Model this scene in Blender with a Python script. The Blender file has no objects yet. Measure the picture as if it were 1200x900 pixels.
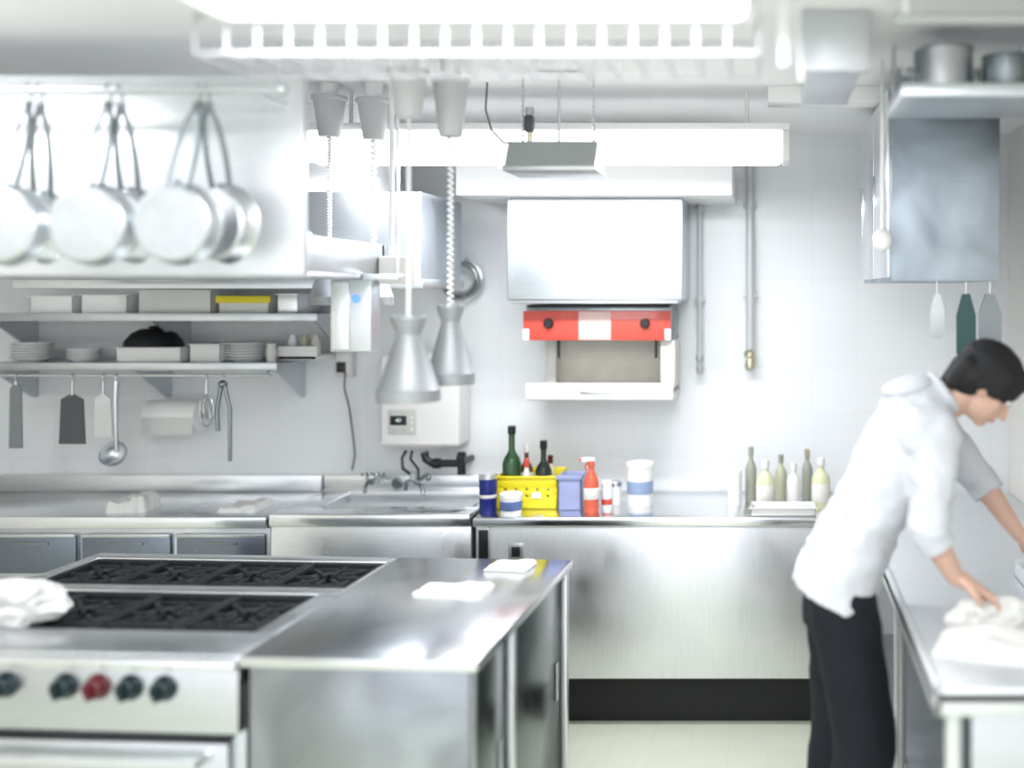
import bpy, bmesh, math, random
from mathutils import Vector, Matrix, noise
random.seed(4)
SC=bpy.context.scene; COL=SC.collection
CAMH=1.75
# survey helpers: a bearing in the photograph plus a true distance gives metres
def X(u,y): return (u-900)*y/1200
def Z(v,y): return CAMH-(v-340)*y/1200
pi=math.pi
# ------------------------------------------------------------------ materials
def newmat(name):
    m=bpy.data.materials.new(name); m.use_nodes=True
    nt=m.node_tree; b=nt.nodes['Principled BSDF']; return m,nt,b
def mat(name,col,rough=.5,metal=0.,bump=0.,bscale=60.,var=.0,vscale=8.,trans=0.,coat=0.,emis=0.,ior=1.45,sub=0.):
    m,nt,b=newmat(name)
    c=(col[0],col[1],col[2],1)
    b.inputs['Base Color'].default_value=c
    b.inputs['Roughness'].default_value=rough; b.inputs['Metallic'].default_value=metal
    b.inputs['IOR'].default_value=ior
    b.inputs['Transmission Weight'].default_value=trans
    b.inputs['Coat Weight'].default_value=coat
    if emis>0:
        b.inputs['Emission Color'].default_value=c; b.inputs['Emission Strength'].default_value=emis
    tc=nt.nodes.new('ShaderNodeTexCoord')
    n=nt.nodes.new('ShaderNodeTexNoise'); n.inputs['Scale'].default_value=vscale
    nt.links.new(tc.outputs['Object'],n.inputs['Vector'])
    mx=nt.nodes.new('ShaderNodeMix'); mx.data_type='RGBA'
    v=max(var,.02)
    mx.inputs[6].default_value=(col[0]*(1-v),col[1]*(1-v),col[2]*(1-v),1)
    mx.inputs[7].default_value=(min(1,col[0]*(1+v)),min(1,col[1]*(1+v)),min(1,col[2]*(1+v)),1)
    nt.links.new(n.outputs['Fac'],mx.inputs[0]); nt.links.new(mx.outputs[2],b.inputs['Base Color'])
    if bump>0:
        n2=nt.nodes.new('ShaderNodeTexNoise'); n2.inputs['Scale'].default_value=bscale
        nt.links.new(tc.outputs['Object'],n2.inputs['Vector'])
        bp=nt.nodes.new('ShaderNodeBump'); bp.inputs['Strength'].default_value=bump; bp.inputs['Distance'].default_value=.01
        nt.links.new(n2.outputs['Fac'],bp.inputs['Height']); nt.links.new(bp.outputs['Normal'],b.inputs['Normal'])
    return m
def steel(name,col=(.78,.80,.825),rough=.30,stretch=(2,60,60),bump=.03,smudge=.1,metal=1.,patch=.0):
    m,nt,b=newmat(name)
    b.inputs['Metallic'].default_value=metal
    tc=nt.nodes.new('ShaderNodeTexCoord')
    mp=nt.nodes.new('ShaderNodeMapping'); mp.inputs['Scale'].default_value=stretch
    nt.links.new(tc.outputs['Object'],mp.inputs['Vector'])
    n=nt.nodes.new('ShaderNodeTexNoise'); n.inputs['Scale'].default_value=4; n.inputs['Detail'].default_value=4
    nt.links.new(mp.outputs['Vector'],n.inputs['Vector'])
    n2=nt.nodes.new('ShaderNodeTexNoise'); n2.inputs['Scale'].default_value=4; n2.inputs['Detail'].default_value=2; n2.inputs['Distortion'].default_value=.6
    nt.links.new(tc.outputs['Object'],n2.inputs['Vector'])
    mr=nt.nodes.new('ShaderNodeMapRange'); mr.inputs['From Min'].default_value=.3; mr.inputs['From Max'].default_value=.7
    mr.inputs['To Min'].default_value=rough-smudge*.5; mr.inputs['To Max'].default_value=rough+smudge
    nt.links.new(n2.outputs['Fac'],mr.inputs['Value']); nt.links.new(mr.outputs['Result'],b.inputs['Roughness'])
    mx=nt.nodes.new('ShaderNodeMix'); mx.data_type='RGBA'
    mx.inputs[6].default_value=(col[0]*.88,col[1]*.88,col[2]*.89,1); mx.inputs[7].default_value=(min(1,col[0]*1.08),min(1,col[1]*1.08),min(1,col[2]*1.08),1)
    nt.links.new(n.outputs['Fac'],mx.inputs[0])
    out=mx.outputs[2]
    if patch>0:
        n3=nt.nodes.new('ShaderNodeTexNoise'); n3.inputs['Scale'].default_value=3.2; n3.inputs['Detail'].default_value=2; n3.inputs['Distortion'].default_value=.8
        nt.links.new(tc.outputs['Object'],n3.inputs['Vector'])
        m3=nt.nodes.new('ShaderNodeMapRange'); m3.inputs['From Min'].default_value=.35; m3.inputs['From Max'].default_value=.65; m3.inputs['To Min'].default_value=1-patch; m3.inputs['To Max'].default_value=1.
        nt.links.new(n3.outputs['Fac'],m3.inputs['Value'])
        mm=nt.nodes.new('ShaderNodeMix'); mm.data_type='RGBA'; mm.blend_type='MULTIPLY'; mm.inputs[0].default_value=1
        nt.links.new(out,mm.inputs[6]); nt.links.new(m3.outputs['Result'],mm.inputs[7]); out=mm.outputs[2]
    nt.links.new(out,b.inputs['Base Color'])
    bp=nt.nodes.new('ShaderNodeBump'); bp.inputs['Strength'].default_value=bump; bp.inputs['Distance'].default_value=.01
    nt.links.new(n.outputs['Fac'],bp.inputs['Height']); nt.links.new(bp.outputs['Normal'],b.inputs['Normal'])
    return m
def tile(name,axes,col,grout,w,h,rough=.25,mortar=.004,offset=0.):
    m,nt,b=newmat(name)
    tc=nt.nodes.new('ShaderNodeTexCoord'); sp=nt.nodes.new('ShaderNodeSeparateXYZ'); cb=nt.nodes.new('ShaderNodeCombineXYZ')
    nt.links.new(tc.outputs['Object'],sp.inputs[0])
    nt.links.new(sp.outputs[axes[0]],cb.inputs[0]); nt.links.new(sp.outputs[axes[1]],cb.inputs[1])
    br=nt.nodes.new('ShaderNodeTexBrick'); br.offset=offset
    br.inputs['Scale'].default_value=1; br.inputs['Brick Width'].default_value=w; br.inputs['Row Height'].default_value=h
    br.inputs['Mortar Size'].default_value=mortar; br.inputs['Mortar Smooth'].default_value=.3
    br.inputs['Color1'].default_value=(*col,1); br.inputs['Color2'].default_value=(col[0]*.97,col[1]*.97,col[2]*.975,1); br.inputs['Mortar'].default_value=(*grout,1)
    nt.links.new(cb.outputs[0],br.inputs['Vector']); nt.links.new(br.outputs['Color'],b.inputs['Base Color'])
    b.inputs['Roughness'].default_value=rough
    bp=nt.nodes.new('ShaderNodeBump'); bp.inputs['Strength'].default_value=.1; bp.inputs['Distance'].default_value=.003; bp.invert=True
    nt.links.new(br.outputs['Fac'],bp.inputs['Height']); nt.links.new(bp.outputs['Normal'],b.inputs['Normal'])
    return m
STEEL=steel('brushed_steel'); STEELV=steel('brushed_steel_vertical',col=(.80,.82,.85),stretch=(60,60,2),rough=.36)
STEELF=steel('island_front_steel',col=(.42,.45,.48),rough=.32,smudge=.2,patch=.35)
STEELTOP=steel('polished_worktop_steel',col=(.80,.82,.845),rough=.20,smudge=.08,bump=.015)
STEELR=steel('scuffed_table_steel',col=(.74,.765,.79),rough=.42,smudge=.08,bump=.015,metal=.75)
STEELD=steel('dull_dark_steel',col=(.25,.28,.30),rough=.3)
STEELM=steel('grey_steel',col=(.60,.625,.65),rough=.34)
STEELB=steel('blue_grey_steel',col=(.68,.72,.765),rough=.36,patch=.1,smudge=.08)
ALU=steel('satin_aluminium',col=(.33,.345,.36),rough=.5,stretch=(3,3,60),bump=.01,metal=.6)
PAN=steel('pan_aluminium',col=(.62,.65,.68),rough=.4,stretch=(8,8,8))
CHROME=mat('chrome',(.62,.64,.67),.08,1.)
WHITE=mat('white_paint',(.82,.82,.83),.4); WHITEP=mat('white_plastic',(.72,.72,.715),.35)
WIRE=mat('white_coated_wire',(.42,.43,.45),.4)
CREAM=mat('cream_plastic',(.64,.63,.60),.35)
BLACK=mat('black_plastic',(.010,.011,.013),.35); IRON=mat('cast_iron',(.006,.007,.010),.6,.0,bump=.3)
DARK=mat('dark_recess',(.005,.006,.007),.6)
CLOTH=mat('white_cloth',(.66,.66,.65),.95,bump=.4,bscale=180)
RED=mat('red_enamel',(.56,.065,.045),.3,coat=.3); TEAL=mat('teal_black_knob',(.004,.016,.022),.3); REDK=mat('dark_red_knob',(.09,.008,.014),.3)
GRIME=mat('stained_enamel',(.62,.59,.53),.5,var=.15,vscale=14)
PIPE=mat('grey_pipe',(.40,.43,.45),.4,.6); PIPEL=mat('pale_pipe',(.5,.52,.53),.4,.2)
BRASS=mat('brass',(.6,.55,.42),.3,1.)
TUBE=mat('fluorescent_tube',(1,1,1),.4,emis=6.); DIFF=mat('lamp_diffuser',(1,1,1),.5,emis=1.6)
YEL=mat('yellow_plastic',(.76,.63,.02),.35); BLUE=mat('navy_label',(.008,.016,.15),.3); BLUE2=mat('blue_label',(.11,.17,.38),.35); BLUE3=mat('faded_blue_label',(.26,.34,.52),.4)
LILAC=mat('lilac_blue_plastic',(.29,.33,.54),.35); ORANGE=mat('orange_plastic',(.60,.11,.06),.35)
GREEN=mat('green_glass',(.008,.05,.012),.08,coat=.5); BROWN=mat('brown_glass',(.07,.024,.01),.1,coat=.5); DKG=mat('dark_glass',(.010,.018,.013),.1)
OIL=mat('oil_bottle',(.60,.60,.40),.3); OILD=mat('olive_bottle',(.44,.45,.33),.3); OILG=mat('grey_olive_bottle',(.30,.31,.26),.3)
PAPER=mat('paper_label',(.68,.67,.63),.6)
SKIN=mat('skin',(.55,.35,.275),.5,var=.06); HAIR=mat('black_hair',(.005,.005,.007),.7,bump=.3,bscale=90)
COAT=mat('white_coat_cloth',(.53,.55,.595),.9,bump=.15,bscale=120); TROU=mat('navy_trousers',(.0025,.004,.009),.85,bump=.2,bscale=150)
# ------------------------------------------------------------------ geometry kit
ORG={}
class G:
    def __init__(s): s.bm=bmesh.new(); s.m=[]
    def mi(s,m):
        if m not in s.m: s.m.append(m)
        return s.m.index(m)
    def add(s,t,m,M=None):
        if M is not None: bmesh.ops.transform(t,matrix=M,verts=t.verts)
        i=s.mi(m)
        bmesh.ops.recalc_face_normals(t,faces=t.faces)
        for f in t.faces: f.material_index=i; f.smooth=True
        me=bpy.data.meshes.new('tmp'); t.to_mesh(me); t.free(); s.bm.from_mesh(me); bpy.data.meshes.remove(me); return s
    def box(s,x0,x1,y0,y1,z0,z1,m,bev=.002,M=None,seg=2):
        t=bmesh.new(); bmesh.ops.create_cube(t,size=1)
        for v in t.verts: v.co=Vector(((x0+x1)/2+v.co.x*(x1-x0),(y0+y1)/2+v.co.y*(y1-y0),(z0+z1)/2+v.co.z*(z1-z0)))
        b=min(bev,.45*min(abs(x1-x0),abs(y1-y0),abs(z1-z0)))
        if b>0: bmesh.ops.bevel(t,geom=list(t.edges),offset=b,segments=seg,affect='EDGES',profile=.5)
        return s.add(t,m,M)
    def cyl(s,p0,p1,r0,m,r1=None,seg=20):
        p0=Vector(p0);p1=Vector(p1); r1=r0 if r1 is None else r1
        d=p1-p0; t=bmesh.new(); bmesh.ops.create_cone(t,cap_ends=True,segments=seg,radius1=r0,radius2=r1,depth=d.length)
        M=Matrix.Translation((p0+p1)/2)@d.to_track_quat('Z','Y').to_matrix().to_4x4()
        return s.add(t,m,M)
    def lathe(s,prof,c,m,axis=(0,0,1),seg=32):
        t=bmesh.new(); rings=[]
        for r,z in prof:
            if r<=1e-6: rings.append([t.verts.new((0,0,z))])
            else: rings.append([t.verts.new((r*math.cos(2*pi*i/seg),r*math.sin(2*pi*i/seg),z)) for i in range(seg)])
        for a,b in zip(rings,rings[1:]):
            for i in range(seg):
                j=(i+1)%seg
                if len(a)==1 and len(b)==1: continue
                if len(a)==1: t.faces.new((a[0],b[i],b[j]))
                elif len(b)==1: t.faces.new((a[i],a[j],b[0]))
                else: t.faces.new((a[i],a[j],b[j],b[i]))
        M=Matrix.Translation(Vector(c))@Vector(axis).to_track_quat('Z','Y').to_matrix().to_4x4()
        return s.add(t,m,M)
    def tube(s,pts,r,m,seg=8,closed=False,radii=None):
        pts=[Vector(p) for p in pts]; n=len(pts); t=bmesh.new(); rings=[]; nrm=None
        for i,p in enumerate(pts):
            a=pts[(i-1)%n] if (closed or i>0) else p; b=pts[(i+1)%n] if (closed or i<n-1) else p
            T=(b-a).normalized()
            if nrm is None: nrm=T.orthogonal().normalized()
            else:
                nrm=nrm-T*nrm.dot(T)
                nrm=nrm.normalized() if nrm.length>1e-6 else T.orthogonal().normalized()
            B=T.cross(nrm); rr=radii[i] if radii else r
            rings.append([t.verts.new(p+nrm*rr*math.cos(2*pi*k/seg)+B*rr*math.sin(2*pi*k/seg)) for k in range(seg)])
        for i in range(n if closed else n-1):
            a=rings[i]; b=rings[(i+1)%n]
            for k in range(seg): t.faces.new((a[k],a[(k+1)%seg],b[(k+1)%seg],b[k]))
        if not closed: t.faces.new(rings[0][::-1]); t.faces.new(rings[-1])
        return s.add(t,m)
    def ell(s,c,r,m,R=None,sub=3):
        t=bmesh.new(); bmesh.ops.create_icosphere(t,subdivisions=sub,radius=1)
        M=Matrix.Translation(Vector(c))@(R.to_4x4() if R is not None else Matrix.Identity(4))@Matrix.Diagonal((r[0],r[1],r[2],1))
        return s.add(t,m,M)
    def cap(s,p0,p1,r0,r1,m):
        s.cyl(p0,p1,r0,m,r1,seg=16); s.ell(p0,(r0,)*3,m,sub=2); s.ell(p1,(r1,)*3,m,sub=2); return s
    def loft(s,secs,m,side=(0,1,0),seg=28,tang=None):
        t=bmesh.new(); side=Vector(side); rings=[]; n=len(secs)
        for i,(c,a,b) in enumerate(secs):
            c=Vector(c); p=Vector(secs[max(0,i-1)][0]); q=Vector(secs[min(n-1,i+1)][0]); T=(q-p).normalized()
            D=T.cross(side).normalized()
            rings.append([t.verts.new(c+side*a*math.cos(2*pi*k/seg)+D*b*math.sin(2*pi*k/seg)) for k in range(seg)])
        for a,b in zip(rings,rings[1:]):
            for k in range(seg): t.faces.new((a[k],a[(k+1)%seg],b[(k+1)%seg],b[k]))
        t.faces.new(rings[0][::-1]); t.faces.new(rings[-1]); return s.add(t,m)
    def poly(s,pts,y0,y1,m):
        t=bmesh.new(); a=[t.verts.new((x,y0,z)) for x,z in pts]; b=[t.verts.new((x,y1,z)) for x,z in pts]; n=len(pts)
        t.faces.new(a); t.faces.new(b[::-1])
        for i in range(n): t.faces.new((a[i],b[i],b[(i+1)%n],a[(i+1)%n]))
        return s.add(t,m)
    def polyx(s,pts,x0,x1,m):
        t=bmesh.new(); a=[t.verts.new((x0,y,z)) for y,z in pts]; b=[t.verts.new((x1,y,z)) for y,z in pts]; n=len(pts)
        t.faces.new(a); t.faces.new(b[::-1])
        for i in range(n): t.faces.new((a[i],b[i],b[(i+1)%n],a[(i+1)%n]))
        return s.add(t,m)
    def centre(s):
        xs=[v.co.x for v in s.bm.verts]; ys=[v.co.y for v in s.bm.verts]; zs=[v.co.z for v in s.bm.verts]
        return Vector(((min(xs)+max(xs))/2,(min(ys)+max(ys))/2,min(zs)))
    def mesh(s,name,o):
        bmesh.ops.translate(s.bm,vec=-Vector(o),verts=s.bm.verts)
        me=bpy.data.meshes.new(name); s.bm.to_mesh(me); s.bm.free()
        for m in s.m: me.materials.append(m)
        me.set_sharp_from_angle(angle=math.radians(38)); return me
def tag(o,label,cat,group=None,kind=None):
    o['label']=label; o['category']=cat
    if group: o['group']=group
    if kind: o['kind']=kind
def solo(g,name,label,cat,group=None,kind=None):
    o=g.centre(); me=g.mesh(name,o); ob=bpy.data.objects.new(name,me); ob.location=o; COL.objects.link(ob); ORG[ob.name]=o
    tag(ob,label,cat,group,kind); return ob
def struct(g,name,origin=(0,0,0)):
    me=g.mesh(name,origin); ob=bpy.data.objects.new(name,me); ob.location=origin; COL.objects.link(ob); ob['kind']='structure'; return ob
def thing(name,label,cat,origin,group=None):
    e=bpy.data.objects.new(name,None); e.empty_display_size=.05; e.location=origin; COL.objects.link(e); ORG[e.name]=Vector(origin)
    tag(e,label,cat,group); return e
def part(parent,g,name,label=None):
    o=ORG[parent.name]; me=g.mesh(name,o); ob=bpy.data.objects.new(name,me); COL.objects.link(ob); ob.parent=parent; ORG[ob.name]=o
    if label: ob['label']=label
    return ob
def remesh(g,voxel,smooth=2,it_fn=None):
    me=bpy.data.meshes.new('tmpr'); g.bm.to_mesh(me); g.bm.free()
    ob=bpy.data.objects.new('tmpr',me); COL.objects.link(ob)
    r=ob.modifiers.new('r','REMESH'); r.mode='VOXEL'; r.voxel_size=voxel; r.use_smooth_shade=True
    if smooth:
        sm=ob.modifiers.new('s','SMOOTH'); sm.iterations=smooth; sm.factor=.5
    dg=bpy.context.evaluated_depsgraph_get(); dg.update()
    out=bpy.data.meshes.new_from_object(ob.evaluated_get(dg)); bpy.data.objects.remove(ob)
    h=G(); h.bm.from_mesh(out); h.m=[g.m[0]]
    for f in h.bm.faces: f.smooth=True; f.material_index=0
    if it_fn:
        h.bm.normal_update()
        for v in h.bm.verts: v.co+=v.normal*it_fn(v.co)
    return h
def text_part(parent,s,size,loc,m,name,rot=(pi/2,0,0)):
    c=bpy.data.curves.new('t','FONT'); c.body=s; c.size=size; c.extrude=.0004; c.align_x='CENTER'; c.align_y='CENTER'
    ob=bpy.data.objects.new('t',c); COL.objects.link(ob); ob.rotation_euler=rot; ob.location=loc
    dg=bpy.context.evaluated_depsgraph_get(); dg.update()
    me=bpy.data.meshes.new_from_object(ob.evaluated_get(dg)); me.transform(Matrix.Translation(Vector(loc))@ob.rotation_euler.to_matrix().to_4x4())
    bpy.data.objects.remove(ob); g=G(); g.mi(m); g.bm.from_mesh(me)
    for f in g.bm.faces: f.material_index=0
    return part(parent,g,name)
# the island block stands a few degrees out of square with the room
PIV=Vector((-.705,2.48,0)); ANG=-math.radians(3.3)
def skew(o):
    R=Matrix.Rotation(ANG,3,'Z'); o.location=PIV+R@(Vector(o.location)-PIV); o.rotation_euler.z+=ANG
# ------------------------------------------------------------------ room shell
WB=4.6; XR=1.08; XL=-3.7; CZ=2.45; YN=-1.6
WT=tile('white_wall_tile',(0,2),(.74,.76,.785),(.705,.725,.75),.2,.2)
WT2=tile('cream_side_wall_tile',(1,2),(.72,.70,.65),(.67,.66,.62),.2,.2)
FT=tile('pale_floor_tile',(0,1),(.58,.60,.50),(.55,.565,.475),.15,.15,rough=.4)
CEIL=mat('ceiling_paint',(.84,.845,.855),.6)
struct(G().box(XL-.1,XR+.1,WB,WB+.1,0,CZ+.1,WT,0),'wall_back')
struct(G().box(XL-.1,XL,YN,WB,0,CZ+.1,WT2,0),'wall_left')
struct(G().box(XR,XR+.1,YN,WB,0,CZ+.1,WT2,0),'wall_right')
struct(G().box(XL-.1,XR+.1,YN,WB+.1,-.1,0,FT,0),'floor')
struct(G().box(XL,XR,YN,WB,CZ,CZ+.1,CEIL,0),'ceiling')
struct(G().box(-1.25,X(858,4.1),4.1,WB,2.13,2.27,WHITE,.004),'trim_1')
# ------------------------------------------------------------------ island worktop cabinet
SIDEP=steel('sliding_door_steel',col=(.19,.22,.23),rough=.2)  # dark base colour stands in for a dark reflection on the doors
def island():
    x0,x1,y0,y1=-1.30,-.705,2.48,3.42
    T=thing('island_worktop','stainless steel island worktop slab on a cabinet','worktop',((x0+x1)/2,(y0+y1)/2,.822))
    part(T,G().box(x0,x1,y0,y1,.824,.85,STEELTOP,.004),'worktop_slab')
    C=thing('island_cabinet','brushed stainless steel base cabinet with sliding side doors','cabinet',((x0+x1)/2,(y0+y1)/2,0))
    g=G().box(x0+.025,x1-.045,y0+.03,y1-.03,.12,.822,DARK,.002)
    part(C,g,'body')
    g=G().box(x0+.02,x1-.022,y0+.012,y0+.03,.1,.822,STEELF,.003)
    part(C,g,'front_panel','brushed stainless front panel with swirl marks')
    for a,b in ((y0+.085,2.785),(2.83,y1-.06)):
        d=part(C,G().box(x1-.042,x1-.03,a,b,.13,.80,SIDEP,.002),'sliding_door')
        part(d,G().box(x1-.03,x1-.024,b-.05,b-.03,.42,.54,STEELM,.002),'handle')
    for yy in (2.81,y1-.035):
        part(C,G().box(x1-.034,x1-.008,yy-.014,yy+.014,.0,.822,STEELV,.003),'leg')
    for yy in (y0+.045,y1-.035):
        part(C,G().box(x0+.026,x0+.05,yy-.014,yy+.014,.0,.12,STEELV,.003),'leg')
    part(C,G().box(x1-.045,x1-.02,y0+.032,y0+.056,.0,.822,STEELV,.003),'leg')
    skew(T); skew(C)
island()
# ------------------------------------------------------------------ gas range
def stove():
    x0,x1,y0,y1=-2.35,-1.304,2.48,3.42
    T=thing('gas_range','stainless commercial gas range with cast iron grates and knobs','stove',((x0+x1)/2,(y0+y1)/2,0))
    rows=((2.66,3.0,-1.365),(3.06,3.36,-1.315)); xl=-2.31
    g=G()
    g.box(x0,x1,y0+.04,y1,.06,.775,STEELM,.003)
    g.box(x0,x1,y0+.02,y1,.775,.785,DARK,0)
    z0,z1=.79,.85
    for a,b in ((y0+.01,2.66),(3.0,3.06),(3.36,y1)): g.box(x0,x1,a,b,z0,z1,STEEL,.006)
    g.box(-1.365,x1,2.655,3.01,z0,z1-.0005,STEEL,.004).box(-1.315,x1,3.05,3.37,z0,z1-.0005,STEEL,.003)
    g.box(x0,xl,2.65,3.38,z0,z1-.0005,STEEL,.004)
    for xx in (x0+.05,x1-.05):
        for yy in (y0+.1,y1-.06): g.cyl((xx,yy,0),(xx,yy,.07),.022,STEELM)
    part(T,g,'body')
    for a,b,xr in rows:
        n=4; ww=(xr-xl)/n
        for k in range(n):
            cx=xl+ww*(k+.5); cy=(a+b)/2; g=G()
            for j in range(8):
                an=j*pi/4; R=min(ww,b-a)*.5
                g.box(.028,R*(1.0 if j%2==0 else 1.2),-.008,.008,.815,.84,IRON,.003,M=Matrix.Translation((cx,cy,0))@Matrix.Rotation(an,4,'Z'))
            for q in (-.3,.3): g.box(cx-ww/2+.01,cx+ww/2-.01,cy+q*(b-a)-.007,cy+q*(b-a)+.007,.818,.84,IRON,.002)
            g.tube([(cx+.075*math.cos(t*pi/12),cy+.075*math.sin(t*pi/12),.828) for t in range(24)],.009,IRON,closed=True,seg=6)
            g.box(cx-ww/2+.002,cx+ww/2-.002,a+.002,a+.024,.82,.846,IRON,.002).box(cx-ww/2+.002,cx+ww/2-.002,b-.024,b-.002,.82,.846,IRON,.002)
            g.box(cx-ww/2+.001,cx-ww/2+.018,a+.002,b-.002,.82,.844,IRON,.002).box(cx+ww/2-.018,cx+ww/2-.001,a+.002,b-.002,.82,.844,IRON,.002)
            part(T,g,'burner_grate','black cast iron burner grate')
            part(T,G().lathe([(0,.79),(.05,.79),(.05,.802),(.036,.806),(.036,.812),(.02,.814),(0,.814)],(cx,cy,0),IRON),'burner')
    part(T,G().box(x0,x1,y0+.004,y0+.04,.655,.815,STEELM,.004).box(x0,x1,y0-.012,y0+.03,.812,.845,STEEL,.012),'control_panel')
    for k,kx in enumerate((-1.90,-1.745,-1.661,-1.577,-1.490)):
        kz=.782
        m=REDK if k==2 else TEAL
        part(T,G().lathe([(0,0),(.032,0),(.032,.006),(.026,.01),(.024,.03),(.02,.034),(0,.034)],(kx,y0+.005,kz-.014),m,axis=(0,-1,0)).box(kx-.005,kx+.005,y0-.040,y0-.026,kz-.036,kz+.008,m,.002),'knob','dark red round knob' if k==2 else 'black-green round knob')
    d=part(T,G().box(x0+.02,x1-.03,y0+.01,y0+.045,.14,.63,STEELM,.006),'oven_door')
    part(d,G().tube([(x0+.1,y0+.01,.60),(x0+.1,y0-.035,.60),(x1-.08,y0-.035,.60),(x1-.08,y0+.01,.60)],.012,STEEL),'handle')
    part(T,G().box(x0+.02,x1-.03,y0+.02,y0+.042,.633,.652,BLACK,.002),'vent_slot')
    skew(T)
stove()
# ------------------------------------------------------------------ back counters
FRONTD=steel('dark_drawer_steel',col=(.20,.23,.28),rough=.3)
def back():
    yf,yb=4.08,WB
    xa,xb=-3.5,X(314,yf)
    T=thing('drawer_cabinet','low stainless base cabinet with a row of dark drawers','cabinet',((xa+xb)/2,4.35,0))
    part(T,G().box(xa,xb,yf+.02,yb-.002,.1,.80,STEELM,.003).box(xa,xb,yf+.12,yb-.01,0,.1,BLACK,0),'body')
    n=4; w=(xb-xa)/n
    for i in range(n):
        d=part(T,G().box(xa+i*w+.012,xa+(i+1)*w-.012,yf,yf+.022,.62,.775,FRONTD,.004).box(xa+i*w+.012,xa+(i+1)*w-.012,yf-.008,yf+.004,.765,.78,STEELM,.003),'drawer')
        part(d,G().box(xa+i*w+.12,xa+(i+1)*w-.12,yf-.006,yf+.002,.735,.745,STEELD,.002),'handle')
        part(T,G().box(xa+i*w+.012,xa+(i+1)*w-.012,yf,yf+.022,.14,.60,STEELM,.004),'door')
    solo(G().box(xa,xb,yf-.02,yb-.004,.803,.85,STEELTOP,.006).box(xa,xb,yb-.03,yb-.003,.85,Z(557,4.57),STEEL,.003),'counter_top','stainless steel counter top with raised back edge','worktop')
    xc,xd=X(317,yf),X(552,yf)
    S=thing('sink_unit','stainless steel sink unit with shallow basin and upstand','sink',((xc+xd)/2,4.35,0))
    g=G().box(xc,xd,yf-.02,yf+.14,.81,.86,STEELTOP,.008).box(xc,xd,yb-.06,yb-.002,.81,.86,STEEL,.004)
    g.box(xc,xc+.13,yf+.12,yb-.03,.81,.858,STEELTOP,.004).box(xd-.04,xd,yf+.12,yb-.03,.81,.858,STEELTOP,.004)
    g.box(xc,xd,yb-.03,yb-.003,.85,Z(557,4.57),STEEL,.003)
    part(S,g,'sink_rim')
    LB=steel('pale_basin_steel',col=(.78,.8,.82),rough=.45,metal=.6)
    g=G(); a,b,c,d=xc+.125,xd-.035,yf+.135,yb-.055
    g.box(a,b,c,d,.72,.73,LB,0).box(a-.006,a,c,d,.72,.82,LB,0).box(b,b+.006,c,d,.72,.82,LB,0).box(a,b,c-.006,c,.72,.82,LB,0).box(a,b,d,d+.006,.72,.82,LB,0)
    part(S,g,'basin')
    part(S,G().box(xc,xd,yf,yf+.02,.2,.808,STEEL,.004).box(xc,xc+.02,yf+.02,yb-.01,.2,.808,STEELM,0).box(xd-.02,xd,yf+.02,yb-.01,.2,.808,STEELM,0),'front_panel')
    for xx in (xc+.03,xd-.03):
        for yy in (yf+.05,yb-.08): part(S,G().cyl((xx,yy,0),(xx,yy,.72),.018,STEELM),'leg')
    xe,xf=X(556,yf),.27
    C=thing('long_base_cabinet','wide brushed stainless base cabinet with plain front','cabinet',((xe+xf)/2,4.35,0))
    g=G().box(xe+.06,X(957,yf),yf,yb-.004,.2,.808,STEELV,.006)
    g.box(xe,xe+.055,yf+.02,yf+.06,.2,.808,STEELM,.003).box(xe+.012,xe+.05,yf+.012,yf+.022,.62,.79,BLACK,.002)
    g.box(X(957,yf)-.01,xf,yf+.06,yb-.02,.2,.808,STEELD,.003)
    part(C,g,'body')
    part(C,G().box(xe,xf,4.16,4.24,0,.198,DARK,0),'shade_base','recessed base painted black as shade under cabinet')  # black face stands in for the shadow beneath the cabinet
    part(C,G().box(X(596,yf),X(614,yf),yf-.008,yf+.002,Z(655,yf),Z(636,yf),STEELM,.003).box(X(600,yf),X(610,yf),yf-.012,yf-.006,Z(652,yf),Z(640,yf),BLACK,.002),'latch')
    solo(G().box(xe,xf+.02,yf-.03,yb-.003,.812,.85,STEELTOP,.008,seg=3),'counter_top','long stainless steel counter top holding bottles and tubs','worktop')
back()
# ------------------------------------------------------------------ overhead shelf over island
T=thing('overhead_shelf_unit','stainless overhead shelf box with tall polished splash panel','shelf',(-1.9,3.1,1.785))
part(T,G().box(-2.75,-1.27,2.83,3.39,1.785,1.80,STEELM,.003).box(-2.75,-1.27,2.83,2.85,1.8,1.91,STEELM,.003).box(-1.285,-1.27,2.85,3.39,1.8,1.90,STEELM,.002).box(-2.75,-1.27,3.37,3.39,1.8,1.9,STEELM,.002),'shelf_tray')
part(T,G().box(-2.75,-1.27,2.80,2.829,1.79,2.34,steel('pale_steel',col=(.70,.725,.75),rough=.34,metal=.8,patch=.06),.006),'splash_panel','large pale polished steel panel')
part(T,G().box(-2.615,-2.585,3.2,3.23,1.9,CZ,STEELV,.003),'hanger_post')
T=thing('extractor_hood','stainless extractor hood hanging behind overhead shelf','hood',(-1.9,4.0,1.75))
part(T,G().poly([(-2.75,1.78),(-1.27,1.78),(-1.27,2.11),(-2.75,2.11)],3.75,4.24,STEELB),'hood_body')
part(T,G().box(-2.76,-1.26,3.74,4.25,1.755,1.79,STEELM,.004),'hood_rim')
part(T,G().box(-2.3,-1.5,3.85,4.15,2.11,CZ,WHITE,.004),'duct')
T=thing('control_box','grey steel control box with glowing blue button','control box',(-1.33,3.32,1.55))
part(T,G().box(-1.4025,-1.272,3.28,3.36,1.552,1.784,STEELM,.004).box(-1.395,-1.34,3.274,3.282,1.56,1.776,STEEL,.003),'box')
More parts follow.
